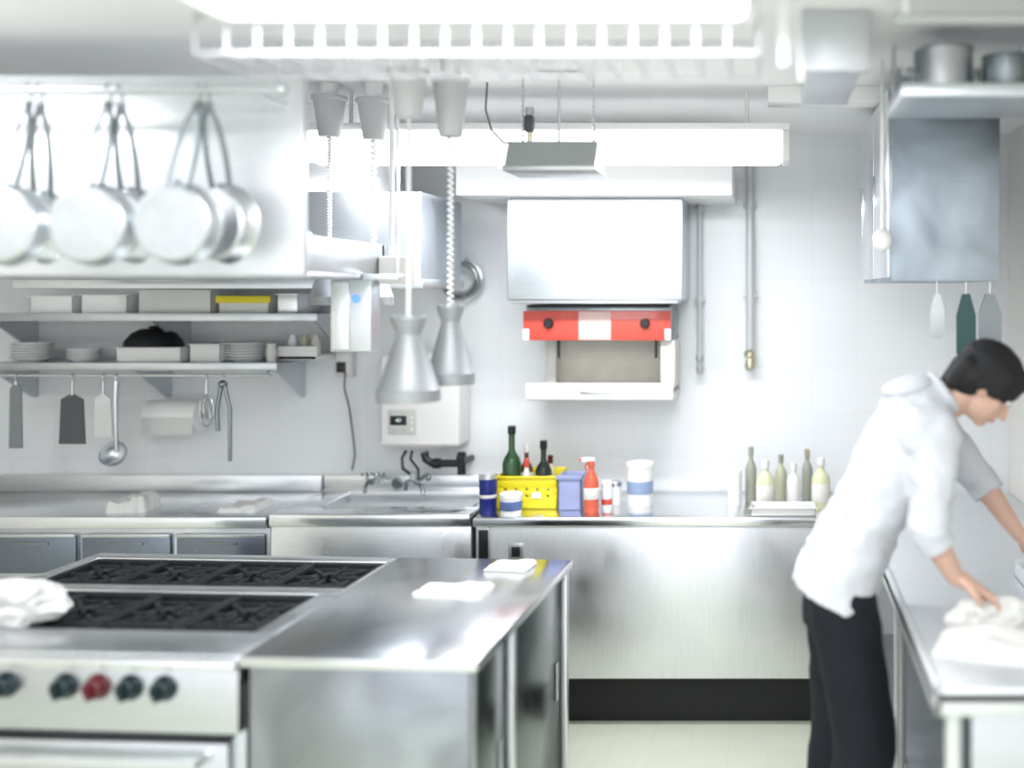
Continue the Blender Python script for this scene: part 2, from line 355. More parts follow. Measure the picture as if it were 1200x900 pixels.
part(T,G().lathe([(0,0),(.014,0),(.014,.006),(.009,.01),(0,.01)],(X(422,3.28)-.012,3.281,Z(350,3.28)),mat('blue_lamp',(.1,.25,1),.3,emis=.8),axis=(0,-1,0)),'button','blue indicator button')
T=thing('conduit','white electric conduit dropping from ceiling to junction box','conduit',(-1.24,3.33,1.77))
part(T,G().cyl((-1.235,3.36,1.86),(-1.235,3.36,CZ),.008,WHITE),'conduit_pipe')
part(T,G().box(-1.268,-1.15,3.33,3.38,1.77,1.86,CREAM,.006),'junction_box')
# ------------------------------------------------------------------ hanging pans
RY=2.58; RZ=Z(105,RY)
T=thing('pan_rail','round steel hanging rail with bracketed ends','rail',(-1.7,RY,RZ))
part(T,G().cyl((-2.5,RY,RZ),(X(328,RY),RY,RZ),.011,STEELM).lathe([(0,0),(.016,0),(.018,.01),(.012,.02),(0,.022)],(X(326,RY),RY,RZ),STEELM,axis=(1,0,0)),'rail_bar')
for xx in (-2.3,-1.32): part(T,G().tube([(xx,RY,RZ),(xx,2.7,RZ),(xx,2.801,RZ)],.008,STEELM),'bracket')
def frypan(cx,cy,cz,R,hx,label,m=PAN,yaw=0.):
    T=thing('frying_pan',label,'pan',(cx,cy,cz-R),'pans hanging on the rail')
    g=G().lathe([(0,-.022),(R*.86,-.022),(R*.93,-.016),(R,.022),(R+.004,.026),(R-.003,.026),(R*.9,-.012),(R*.84,-.017),(0,-.017)],(0,0,0),m,axis=(0,1,0),seg=40)
    bmesh.ops.transform(g.bm,matrix=Matrix.Translation((cx,cy,cz))@Matrix.Rotation(yaw,4,'Z'),verts=g.bm.verts)
    part(T,g,'pan_body')
    a=math.atan2(hx-cx,RZ-cz)
    st=Vector((cx+math.sin(a)*R*.94,cy+.0,cz+math.cos(a)*R*.94)); en=Vector((hx,RY,RZ-.03))
    d=(en-st); side=Vector((d.z,0,-d.x)).normalized()
    g=G(); pts=[]
    for k in range(9):
        t=k/8; w=.016*(1-t)**.5+.006+.006*math.sin(t*pi); pts.append(st+d*t*.9+side*w)
    top=st+d*.97; pts+= [top+side*.006+Vector((0,0,.004)),top-side*.006+Vector((0,0,.004))]
    for k in range(8,-1,-1):
        t=k/8; w=.016*(1-t)**.5+.006+.006*math.sin(t*pi); pts.append(st+d*t*.9-side*w)
    g.tube(pts,.0068,STEELD,seg=8)
    g.ell(st,(.02,.012,.012),STEELD,sub=2)
    part(T,g,'handle','dark steel loop handle')
    hk=[Vector((hx,RY-.014,RZ+.0)),Vector((hx,RY-.010,RZ+.0105)),Vector((hx,RY,RZ+.0145)),Vector((hx,RY+.010,RZ+.0105)),Vector((hx,RY+.0145,RZ)),Vector((hx,RY+.008,RZ-.02)),top+Vector((0,0,0)),top+Vector((0,-.01,-.004)),top+Vector((0,-.014,.008))]
    part(T,G().tube(hk,.003,CHROME,seg=6),'hook')
frypan(X(205,2.52),2.52,Z(262,2.52),.1,X(233,RY),'pale aluminium frying pan hanging base outward')
frypan(X(254,2.63),2.65,Z(262,2.63),.1,X(243,RY),'darker steel frying pan hanging behind another',STEELM,-.35)
frypan(X(106,2.52),2.52,Z(263,2.52),.1,X(128,RY),'pale aluminium frying pan hanging base outward')
frypan(X(143,2.63),2.65,Z(264,2.63),.095,X(141,RY),'darker steel frying pan hanging behind another',STEELM,-.35)
frypan(X(4,2.52),2.52,Z(264,2.52),.098,X(34,RY),'pale aluminium frying pan hanging base outward')
frypan(X(36,2.63),2.65,Z(266,2.63),.092,X(47,RY),'darker steel frying pan hanging behind another',STEELM,-.35)
# ------------------------------------------------------------------ ceiling fluorescent fixtures
def fixture(x0,x1,yc,z0,z1,label,w=.16,e=13,cover=False):
    T=thing('fluorescent_light',label,'ceiling light',((x0+x1)/2,yc,z0),'fluorescent ceiling lights')
    if cover:
        part(T,G().box(x0,x1,yc-w/2,yc+w/2,z1-.025,z1,WHITE,.004),'housing')
        part(T,G().box(x0+.026,x1-.026,yc-w/2+.005,yc+w/2-.005,z0,z1-.026,DIFF,.02,seg=3),'lamp_cover','glowing white diffuser cover')
        for xx in (x0,x1-.025): part(T,G().box(xx,xx+.025,yc-w/2,yc+w/2,z0,z1-.026,WHITEP,.004),'end_cap')
    else:
        part(T,G().box(x0,x1,yc-w/2,yc+w/2,z0+.045,z1,WHITE,.004),'housing')
        for s in (-1,1):
            part(T,G().cyl((x0+.03,yc+s*w*.3,z0+.02),(x1-.03,yc+s*w*.3,z0+.02),.018,TUBE,seg=14),'tube','glowing white fluorescent tube')
        for xx in (x0,x1-.025): part(T,G().box(xx,xx+.025,yc-w/2,yc+w/2,z0,z0+.05,WHITEP,.004),'lamp_holder')
    if z1<CZ-.01:
        for xx in (x0+.15,x1-.15): part(T,G().cyl((xx,yc,z1-.002),(xx,yc,CZ),.007,WHITE),'hanger_rod')
    L=bpy.data.lights.new('tube_light','AREA'); L.shape='RECTANGLE'; L.size=x1-x0-.06; L.size_y=w; L.energy=e*(x1-x0); L.color=(.97,.985,1)
    lo=bpy.data.objects.new('tube_light',L); COL.objects.link(lo); lo.parent=T; lo.location=(0,0,-.004)
fixture(-1.18,-.02,2.10,2.325,2.44,'long white covered fluorescent fixture above wire rack',.20,e=10,cover=True)
fixture(X(362,3.62),X(925,3.62),3.62,Z(192,3.62),Z(148,3.62),'long white covered fluorescent fixture hanging on rods',cover=True)
fixture(-1.3,.3,.9,2.36,CZ,'added unseen twin tube fluorescent fixture for fill light')  # this and the next two are added lamps out of view, for fill
fixture(-3.2,-1.9,2.2,2.36,CZ,'added unseen twin tube fluorescent fixture for fill light')
fixture(-1.3,.3,-.5,2.36,CZ,'added unseen twin tube fluorescent fixture for fill light')
# wire rack under fixture
T=thing('wire_rack','white coated wire rack hanging under fluorescent light','rack',(-.65,2.3,2.25))
g=G(); xa,xb=-1.24,-.02; ya,yb=2.215,2.46; zb,zt=2.262,2.345
for (yy,zz) in ((ya,zt),(ya,zb),(yb,zb),(yb,zt)):
    g.tube([(xa,yy,zz),(xb,yy,zz)],.0042,WIRE,seg=6)
part(T,g,'long_wire')
n=18
g=G()
for i in range(n+1):
    xx=xa+(xb-xa)*i/n
    g.tube([(xx,ya,zt),(xx,ya,zb),(xx,yb,zb),(xx,yb,zt)],.003,WIRE,seg=5)
part(T,g,'cross_wire')
for xx in (-1.0,-.90,-.80,-.66,-.56,-.46):
    part(T,G().tube([(xx,yb,zt),(xx-.004,yb+.008,zt-.03),(xx+.004,yb+.012,zb+.016),(xx+.022,yb+.012,zb),(xx+.040,yb+.012,zb+.016),(xx+.034,yb+.01,zb+.04)],.0036,WIRE,seg=6),'curled_hook')
for xx in (xa+.01,xb-.01):
    for yy in (ya,yb): part(T,G().cyl((xx,yy,zt-.01),(xx,yy,CZ),.003,WIRE,seg=8),'hanger_wire')
# ------------------------------------------------------------------ retractable heat lamps
CUPM=mat('grey_white_plastic',(.50,.51,.52),.4); CORDM=mat('white_cord',(.80,.80,.80),.4)
def heatlamp(x,y,zc0,zc1,zs0,zs1,rb,label,pitch=.010,cr=.0052):
    T=thing('heat_lamp',label,'lamp',(x,y,zs0),'retractable pendant heat lamps')
    part(T,G().cyl((x,y,zc1-.001),(x,y,CZ),.03,WHITE),'ceiling_mount')
    part(T,G().lathe([(0,zc1),(.058,zc1),(.06,zc1-.012),(.052,zc1-.018),(.036,zc0+.01),(.032,zc0),(.012,zc0),(0,zc0)],(x,y,0),CUPM),'canopy_cup')
    H=zs1-zs0; w=rb*.40
    pts=[]; top=zc0+.004; bot=zs1-.01; turns=int((top-bot)/pitch); N=turns*10
    for i in range(N+1):
        t=i/N; a=2*pi*turns*t; pts.append((x+cr*math.cos(a),y+cr*math.sin(a),top+(bot-top)*t))
    part(T,G().tube(pts,.0034,CORDM,seg=6),'coiled_cord')
    g=G().lathe([(rb*.55,zs1),(rb*.57,zs1-.004),(rb*.56,zs1-H*.06),(w,zs1-H*.20),(w,zs1-H*.24),(rb*.96,zs0+H*.155),(rb,zs0+H*.14),(rb,zs0),(rb-.004,zs0),(rb-.005,zs0+H*.14),(w-.004,zs1-H*.25),(w-.004,zs1-H*.2),(rb*.53,zs1-.002),(rb*.55,zs1)],(x,y,0),ALU,seg=48)
    g.lathe([(0,zs1-H*.1),(w,zs1-H*.12),(w,zs1-H*.2),(0,zs1-H*.2)],(x,y,0),STEELM)
    part(T,g,'lamp_shade')
    part(T,G().lathe([(0,zs0+.03),(rb*.4,zs0+.035),(rb*.62,zs0+.055),(rb*.5,zs0+.08),(.02,zs0+.12),(.02,zs1-H*.25),(0,zs1-H*.25)],(x,y,0),WHITEP),'bulb')
heatlamp(X(479,2.95),2.95,Z(138,2.95),Z(82,2.95),Z(470,2.95),Z(370,2.95),.088,'satin aluminium cone heat lamp on white coiled cord, lower one')
heatlamp(X(528,3.12),3.12,Z(160,3.12),Z(92,3.12),Z(450,3.12),Z(357,3.12),.071,'satin aluminium cone heat lamp on white coiled cord, slightly higher',.018,.0075)
heatlamp(X(438,3.48),3.48,2.26,2.40,1.70,1.90,.065,'heat lamp on white coiled cord behind overhead shelf',.018,.0075)
heatlamp(X(386,3.48),3.48,2.27,2.41,1.70,1.90,.065,'heat lamp on white coiled cord behind overhead shelf')
solo(G().cyl((X(466,3.25),3.25,1.78),(X(466,3.25),3.25,CZ),.006,STEEL).lathe([(0,0),(.03,0),(.03,.008),(0,.008)],(X(466,3.25),3.25,CZ-.009),STEEL).box(-1.268,X(466,3.25)+.02,3.2,3.25,1.78,1.80,STEELM,.003),'support_rod','thin steel support rod from ceiling','rod')
# ------------------------------------------------------------------ hanging steel heater
def hangheat():
    y=3.3; x0,x1=X(600,y),X(703,y); zt,zb=Z(168,y),Z(200,y)
    T=thing('hanging_heater','small dull steel hood heater hung on chains','heater',((x0+x1)/2,y,zb))
    HM=steel('heater_steel',col=(.42,.44,.44),rough=.4)
    g=G().polyx([(y-.1,zb),(y+.1,zb),(y+.045,zt),(y-.045,zt)],x0,x1,HM)
    g.box(x0-.004,x1+.004,y-.105,y+.105,zb-.012,zb+.006,HM,.003)
    part(T,g,'reflector')
    for xx in (x0+.035,x1-.02):
        g=G(); n=int((CZ-zt)/.016)
        for i in range(n+1):
            z=zt+i*.016; h=[]
            for k in range(8):
                a=k*pi/4; dx,dz=.004*math.cos(a),.011*math.sin(a)
                h.append((xx+dx,y,z+dz) if i%2 else (xx,y+dx,z+dz))
            g.tube(h,.0018,STEELM,seg=5,closed=True)
        o=part(T,g,'chain')
    part(T,G().cyl(((x0+x1)/2+.01,y,zt),((x0+x1)/2+.01,y,CZ),.004,STEELM,seg=8),'gas_pipe')
    part(T,G().box(x0+.042,x0+.07,y-.02,y+.02,zt+.035,zt+.09,mat('dark_valve',(.04,.05,.06),.5),.008).cyl((x0+.057,y,zt-.002),(x0+.057,y,zt+.035),.008,BRASS).cyl((x0+.057,y,zt+.09),(x0+.057,y,zt+.115),.014,PIPE),'valve','dark gas valve')
    pts=[(X(566,y),y+.05,CZ-.02),(X(564,y),y+.05,Z(125,y)),(X(572,y),y+.04,Z(150,y)),(X(588,y),y+.02,Z(166,y)),(x0+.02,y,zt-.002)]
    part(T,G().tube(pts,.0035,mat('grey_cable',(.14,.14,.15),.5)),'cable','thin dark cable')
    part(T,G().box((x0+x1)/2-.06,(x0+x1)/2+.09,y-.03,y+.03,CZ-.022,CZ-.001,WHITE,.004),'ceiling_plate')
hangheat()
# ------------------------------------------------------------------ wall steel cabinet + salamander
y=4.2
solo(G().box(X(594,y),X(800,y),y,WB-.002,Z(352,y),2.128,STEELB,.006,seg=3).box(X(600,y),X(794,y),y+.01,WB-.01,Z(356,y),Z(351,y),STEELM,.002),'wall_cabinet','polished stainless box hood mounted on tiled wall','hood')
def salamander():
    y=4.3; x0,x1=X(613,y),X(790,y); zt=Z(357,y); zb=Z(470,y)
    T=thing('salamander_grill','wall mounted salamander grill with red front and drip tray','grill',((x0+x1)/2,4.45,zb))
    zr=Z(399,y)
    part(T,G().box(x0+.01,x1-.01,y+.012,WB-.004,zr,zt,STEELD,.004).box(x0+.02,x1-.02,y-.0,y+.1,zt-.012,zt,BLACK,.003),'burner_housing')
    part(T,G().box(x0,X(786,y),y,y+.016,zr,Z(364,y),RED,.004).box(X(678,y),X(716,y),y-.003,y+.01,zr+.002,Z(365,y),mat('pale_label',(.66,.46,.44),.4),.002).box(x0,X(620,y),y-.002,y+.01,zr+.002,Z(366,y)-.07,WHITE,.001).box(X(779,y),X(786,y),y-.002,y+.01,zr+.002,Z(366,y)-.07,WHITE,.001),'front_panel','red enamel front panel with pale centre')
    for u in (643,756):
        part(T,G().lathe([(0,0),(.021,0),(.021,.012),(.016,.024),(0,.025)],(X(u,y),y+.001,Z(379,y)),BLACK,axis=(0,-1,0)),'knob','round black knob')
    part(T,G().box(x1-.06,x1,y+.03,WB-.004,zb+.05,zr,CREAM,.004),'side_panel')
    part(T,G().box(X(628,y),X(640,y),y+.2,WB-.004,zb+.05,zr,CREAM,.004),'side_panel')
    part(T,G().box(X(630,y),x1-.05,WB-.03,WB-.006,zb+.04,zr,GRIME,.002),'back_panel','heat stained enamel back panel')
    part(T,G().box(x0+.02,x1,y+.01,WB-.004,zb,zb+.03,CREAM,.004).box(X(616,y),X(789,y),y-.01,y+.02,zb+.005,Z(449,y),WHITEP,.006).box(X(680,y),X(715,y),y-.013,y-.008,zb+.03,zb+.045,STEELM,.002),'drip_tray','white enamel drip tray')
    for u in (653,768):
        part(T,G().cyl((X(u,y),y+.03,Z(420,y)),(X(u,y),y+.03,zr+.005),.006,BLACK,seg=10),'lever','short black lever')
salamander()
# ------------------------------------------------------------------ pipes on back wall
def wallpipe(u,v1,label,r):
    yy=4.55; x=X(u,yy); z1=Z(v1,yy)
    T=thing('wall_pipe',label,'pipe',(x,yy,z1-.06))
    part(T,G().cyl((x,yy,z1),(x,yy,CZ),r,PIPEL),'pipe_run')
    g=G().lathe([(0,-.07),(r*1.1,-.07),(r*1.4,-.05),(r*.9,-.02),(r*1.5,-.01),(r*1.5,.01),(r,.02)],(x,yy,z1),BRASS if u>850 else PIPE)
    part(T,g,'valve','pale valve at the pipe end')
    for zz in (z1+.25,z1+.65): part(T,G().box(x-r-.012,x+r+.012,yy-.002,WB-.001,zz,zz+.02,PIPEL,.003),'pipe_clip')
wallpipe(879,415,'grey vertical gas pipe with valve on tiled wall',.018)
wallpipe(820,420,'thin grey vertical pipe with tap on tiled wall',.011)
x=X(1034,3.1)
T=thing('pull_cord','white pull cord with round white knob','pull cord',(x,3.1,1.87))
part(T,G().cyl((x,3.1,1.9),(x,3.1,CZ),.006,WHITE),'cord'); part(T,G().ell((x,3.1,Z(281,3.1)),(.03,.03,.034),WHITE),'knob')
g=G(); cx=X(539,4.52); cz=Z(328,4.52)
for k in range(3): g.tube([(cx+(.088-.014*k)*math.cos(t*pi/18),4.55-.02*(k%2)-.01,cz+(.088-.014*k)*math.sin(t*pi/18)) for t in range(36)],.008,STEELD if k==1 else STEELM,closed=True)
g.box(cx-.015,cx+.015,4.52,WB-.001,cz+.075,cz+.1,STEELM,.003)
solo(g,'coiled_hose','coiled metal hose hanging on wall bracket','hose')
# ------------------------------------------------------------------ water heater
def heater():
    y=4.42; x0,x1=X(445,y),X(538,y); z0,z1=Z(524,y),Z(415,y)
    T=thing('water_heater','white wall mounted water heater with control panel','water heater',((x0+x1)/2,4.5,z0))
    part(T,G().box(x0,x1,y,WB-.002,z0,z1,WHITEP,.014,seg=3).box(x0+.004,x1-.004,y-.004,y+.01,z0+.012,z0+.02,CREAM,.001).box(x0+.05,x1-.09,y+.03,WB-.02,z0-.012,z0+.005,CREAM,.004),'casing')
    p=part(T,G().box(X(455,y),X(488,y),y-.006,y+.004,Z(509,y),Z(480,y),mat('pale_grey_plate',(.52,.52,.50),.4),.003),'control_panel')
    part(p,G().box(X(458,y),X(477,y),y-.009,y-.004,Z(498,y),Z(487,y),BLACK,.001),'display','small black display')
    em=mat('led_digits',(.6,.75,.75),.3,emis=.3)
    text_part(p,'40',.024,(X(467.5,y),y-.0095,Z(492.5,y)),em,'digits')
    for u,v in ((483,489),(483,495),(464,504),(474,504),(483,503)):
        part(p,G().lathe([(0,0),(.006,0),(.005,.004),(0,.005)],(X(u,y),y-.005,Z(v,y)),WHITEP if u>480 else PIPE,axis=(0,-1,0),seg=12),'button')
heater()
def plumbing():
    y=4.45
    T=thing('waste_pipe','black elbow pipe below water heater','pipe',(X(520,y),y,.95))
    z=Z(543,y)
    g=G().tube([(X(497,y),y,Z(530,y)),(X(499,y),y,Z(538,y)),(X(506,y),y,z),(X(520,y),y,z),(X(541,y),y,z)],.017,BLACK,seg=14)
    g.cyl((X(508,y),y,z),(X(516,y),y,z),.023,BLACK).cyl((X(536,y),y,z+.02),(X(546,y),y,z+.02),.02,BLACK).cyl((X(541,y),y,Z(530,y)),(X(541,y),y,Z(556,y)),.018,BLACK)
    g.cyl((X(541,y),y,z),(X(541,y),WB-.002,z),.015,BLACK)
    part(T,g,'elbow_pipe')
    T=thing('sink_faucet','chrome faucet fed by black braided hose','faucet',(X(489,y),y,.9))
    g=G().tube([(X(476,y),y,Z(528,y)),(X(471,y),y,Z(537,y)),(X(474,y),y-.02,Z(548,y)),(X(486,y),y-.03,Z(556,y)),(X(487,y),y-.03,Z(562,y))],.007,BLACK)
    g.tube([(X(483,y),y,Z(528,y)),(X(481,y),y,Z(538,y)),(X(490,y),y,Z(550,y)),(X(492,y),y-.02,Z(560,y))],.006,BLACK)
    part(T,g,'hose')
    zf=Z(566,y)
    g=G().tube([(X(478,y),y-.03,Z(573,y)),(X(479,y),y-.03,zf+.01),(X(486,y),y-.03,zf+.02),(X(495,y),y-.03,zf),(X(500,y),y-.05,zf-.02),(X(501,y),y-.06,zf-.04)],.009,STEELD)
    g.cyl((X(490,y),y-.03,zf+.01),(X(490,y),WB-.03,zf+.01),.012,STEELD).cyl((X(487,y),y-.03,zf+.02),(X(487,y),y-.03,zf+.05),.013,STEELM)
    part(T,g,'spout')
    part(T,G().cyl((X(497,y),y-.05,zf+.01),(X(506,y),y-.05,zf+.03),.006,CHROME).ell((X(506,y),y-.05,zf+.03),(.011,.008,.014),STEELD,sub=2),'handle')
    x=X(437,y); z=Z(564,y)
    T=thing('wall_tap','chrome wall tap with cross handles','faucet',(x,y,z-.03))
    part(T,G().cyl((x,WB-.028,z),(x,y-.02,z),.012,STEELD).cyl((x-.028,y,z),(x+.028,y,z),.011,STEELM).tube([(x,y-.01,z),(x,y-.06,z+.005),(x,y-.085,z-.012),(x,y-.088,z-.035)],.008,STEELD),'tap_body')
    for s in (-1,1):
        g=G().cyl((x+s*.026,y,z),(x+s*.026,y,z+.028),.007,STEELM)
        for k in range(4): a=k*pi/2+.5; g.cyl((x+s*.026,y,z+.03),(x+s*.026+.016*math.cos(a),y+.016*math.sin(a),z+.03),.005,STEELM); g.ell((x+s*.026+.018*math.cos(a),y+.018*math.sin(a),z+.03),(.008,)*3,STEELD,sub=1)
        part(T,g,'cross_handle')
    x=X(466,4.57)
    solo(G().lathe([(0,0),(.026,0),(.026,.004),(.016,.006),(.014,.002),(.008,.002),(.006,.006),(0,.006)],(x,4.57,.888),STEELD,axis=(0,-1,0)),'overflow_cover','round chrome overflow cover on sink upstand','sink fitting')
    T=thing('wall_outlet','cream wall outlet box with thin black cable','outlet',(X(403,4.56),4.56,Z(442,4.56)))
    part(T,G().box(X(393,4.56),X(413,4.56),4.55,WB-.001,Z(442,4.56),Z(408,4.56),CREAM,.006).box(X(396,4.56),X(410,4.56),4.546,4.552,Z(437,4.56),Z(414,4.56),WHITEP,.003),'outlet_box')
    part(T,G().box(X(397,4.56),X(407,4.56),4.53,4.547,Z(436,4.56),Z(424,4.56),BLACK,.004),'plug','black plug')
    part(T,G().tube([(X(400,4.5),4.54,Z(436,4.54)),(X(398,4.5),4.55,Z(455,4.54)),(X(402,4.5),4.57,Z(480,4.54)),(X(406,4.5),4.575,Z(515,4.54)),(X(408,4.5),4.575,Z(535,4.54)),(X(406,4.5),4.56,Z(552,4.54))],.0035,BLACK,seg=6),'cable')
plumbing()
# ------------------------------------------------------------------ wall shelves at back left with contents
YS=4.3
def wshelf(z,x0,x1,label):
    T=thing('wall_shelf',label,'shelf',((x0+x1)/2,4.45,z-.02),'wall shelves')
    part(T,G().box(x0,x1,YS,WB-.002,z-.012,z,STEELM,.002).box(x0,x1,YS-.006,YS+.004,z-.03,z+.004,STEELM,.003),'shelf_board')
    for xx in (x0+.02,(x0+x1)/2,x1-.02):
        part(T,G().polyx([(WB-.002,z-.012),(YS+.02,z-.012),(YS+.02,z-.03),(WB-.03,z-.17),(WB-.002,z-.17)],xx-.004,xx+.004,STEELM),'bracket')
ZA=Z(368,YS); ZBs=Z(426,YS)
wshelf(ZA,-3.3,X(372,YS),'upper stainless wall shelf holding trays'); wshelf(ZBs,-3.3,X(325,YS),'lower stainless wall shelf holding dishes')
def plates(u,w,z,n,label,m=WHITE,y=4.42):
    x=X(u,y)
    for i in range(n):
        solo(G().lathe([(0,.0),(w*.6,0),(w*.65,.004),(w,.016),(w,.019),(w*.63,.008),(0,.006)],(x,y,z+.001+i*.0125),m,seg=36),'plate',label,'plate','stacked plates')
def tray(x0,x1,z,h,label,m,y0=4.33,y1=4.55,rim=None):
    g=G(); t=.004; rm=rim or m
    g.box(x0,x1,y0,y1,z,z+t,m,.001)
    for a in ((x0,x1,y0,y0+t),(x0,x1,y1-t,y1),(x0,x0+t,y0,y1),(x1-t,x1,y0,y1)): g.box(*a,z,z+h,m,.001)
    g.box(x0-.008,x1+.008,y0-.008,y0+.002,z+h-(.004 if not rim else .03),z+h,rm,.001)
    return solo(g,'tray',label,'tray')
for a,b,h,m,l,rim in ((35,88,.075,WHITE,'white enamel food tray on steel shelf',None),(95,152,.08,WHITE,'white enamel food tray on steel shelf',None),(162,250,.1,WHITEP,'deep white plastic food tray on shelf',None),(256,318,.075,WHITEP,'white plastic tray with yellow rim on shelf',YEL),(325,352,.085,STEEL,'steel food tray on shelf',None)):
    tray(X(a,4.33),X(b,4.33)-.01,ZA+.001,h,l,m,rim=rim)
plates(38,.085,ZBs,6,'white plate in a stack on wall shelf'); plates(100,.07,ZBs,4,'white plate in a stack on wall shelf'); plates(290,.09,ZBs,6,'white plate in a stack on wall shelf')
tray(X(136,4.33),X(212,4.33),ZBs+.001,.065,'shallow white tray on wall shelf',WHITEP)
tray(X(222,4.33),X(258,4.33),ZBs+.001,.08,'small white tray on wall shelf',WHITEP)
solo(G().lathe([(0,0),(.018,0),(.022,.05),(.018,.06),(.02,.08),(0,.082)],(X(318,4.36),4.36,ZBs+.001),CREAM,seg=20),'jar','small cream jar on wall shelf','jar')
xw=X(177,4.42); solo(G().lathe([(0,.075),(.05,.073),(.085,.055),(.112,.02),(.116,.0),(.112,.0),(.085,.05),(.05,.068),(0,.07)],(xw,4.44,ZBs+.0675),IRON,seg=40).lathe([(0,.075),(.02,.075),(.02,.085),(0,.088)],(xw,4.44,ZBs+.0675),IRON),'wok','black iron wok turned upside down on tray','pan')
xs=X(352,4.4)
T=thing('spice_caddy','small white caddy of bottles fixed to wall','container',(xs,4.5,1.45))
part(T,G().box(xs-.09,xs+.08,4.38,WB-.002,1.45,1.47,WHITEP,.004).box(xs-.09,xs+.08,4.38,4.39,1.45,1.51,WHITEP,.003),'caddy')
for k in range(3): solo(G().lathe([(0,0),(.02,0),(.02,.06),(.012,.075),(.012,.085),(0,.086)],(xs-.055+.05*k,4.45,1.4705),[WHITE,OILD,CREAM][k],seg=20),'spice_bottle','small spice bottle standing in white caddy','bottle','spice bottles')
yr=4.26; zr=Z(440,yr)
T=thing('utensil_rail','thin steel utensil rail under wall shelf','rail',(-2.7,yr,zr))
part(T,G().cyl((-3.3,yr,zr),(X(318,yr),yr,zr),.006,CHROME),'rail_bar')
for xx in (-3.2,X(310,yr)): part(T,G().tube([(xx,yr,zr),(xx,yr+.03,zr+.006),(xx,yr+.045,ZBs-.02)],.005,CHROME),'bracket')
def hook(T,x): part(T,G().tube([(x,yr+.008,zr),(x,yr,zr+.009),(x,yr-.009,zr),(x,yr-.012,zr-.015),(x,yr-.004,zr-.03)],.0025,CHROME,seg=6),'hook')
def ladle(u,vb,R,label):
    x=X(u,yr); zb=Z(vb,yr)
    T=thing('ladle',label,'utensil',(x,yr,zb))
    part(T,G().tube([(x,yr-.004,zr-.022),(x,yr-.01,zr-.1),(x,yr-.004,zb+R*1.6),(x,yr+.0,zb+R)],.006,STEELM,seg=8,radii=[.013,.011,.008,.009]),'handle')
    prof=[(R*math.sin(a),-R*math.cos(a)) for a in [k*pi/16 for k in range(9)]]+[(R*.93*math.sin(a),-R*.93*math.cos(a)) for a in [k*pi/16 for k in range(8,-1,-1)]]
    part(T,G().lathe(prof,(x,yr-.03,zb+R),STEELM,axis=(0,-.8,.6)),'bowl'); hook(T,x)
ladle(137,545,.055,'long handled steel ladle hanging from rail')
def turner(u,v0,v1,w,m,label):
    x=X(u,yr); za=Z(v0,yr); zb=Z(v1,yr)
    T=thing('spatula',label,'utensil',(x,yr,zb),'hanging spatulas')
    part(T,G().cyl((x,yr-.006,za-.003),(x,yr-.006,zr-.022),.006,STEELM),'handle')
    part(T,G().poly([(x-w,zb),(x+w,zb),(x+w*.85,za-.02),(x+.01,za),(x-.01,za),(x-w*.85,za-.02)],yr-.009,yr-.004,m),'blade'); hook(T,x)
turner(86,462,520,.055,mat('dark_grey_metal',(.10,.11,.12),.45,.8),'wide dark spatula hanging from rail')
turner(122,462,512,.038,STEELM,'narrow grey spatula hanging from rail')
turner(20,450,525,.028,STEELD,'dark narrow spatula hanging from rail')
x=X(262,yr)
T=thing('tongs','steel tongs hanging from rail','utensil',(x,yr,Z(543,yr)))
part(T,G().tube([(x-.004,yr-.006,zr-.025),(x-.024,yr-.006,Z(480,yr)),(x-.02,yr-.006,Z(505,yr))],.009,STEELD).tube([(x+.004,yr-.006,zr-.025),(x+.03,yr-.006,Z(480,yr)),(x+.03,yr-.006,Z(540,yr))],.008,STEELD).lathe([(.008,0),(.018,.01),(.018,.02),(.008,.03)],(x,yr-.006,zr-.05),STEELD),'tong_arms'); hook(T,x)
x=X(243,yr)
T=thing('whisk','steel wire whisk hanging from rail','utensil',(x,yr,Z(500,yr)))
part(T,G().cyl((x,yr-.006,zr-.02),(x,yr-.006,Z(462,yr)),.007,STEELM),'handle')
g=G(); za=Z(462,yr); zb=Z(500,yr)
for k in range(4):
    a=k*pi/4; g.tube([(x+.028*math.sin(t*pi/8)*math.cos(a),yr-.006+.028*math.sin(t*pi/8)*math.sin(a),za+(zb-za)*(1-math.cos(t*pi/8))/2) for t in range(0,17)],.0013,CHROME,seg=5)
part(T,g,'wires'); hook(T,x)
y=4.5; x0,x1=X(176,y),X(236,y); z=Z(487,y); r=.068
T=thing('paper_towel_roll','white paper towel roll on wall holder','paper towel',((x0+x1)/2,y,z-r))
part(T,G().lathe([(.02,0),(r,0),(r,x1-x0),(.02,x1-x0),(.02,0)],(x0,y,z),mat('paper',(.84,.84,.83),.95,bump=.2),axis=(1,0,0)).box(x0+.002,x1-.002,y-r-.001,y-r+.002,z-.075,z,CLOTH,.001),'roll')
part(T,G().cyl((x0-.02,y,z),(x1+.02,y,z),.008,STEELM).box(x0-.02,x0-.014,y-.01,WB-.001,z-.02,z+.02,STEELM,.002).box(x1+.014,x1+.02,y-.01,WB-.001,z-.02,z+.02,STEELM,.002),'holder')
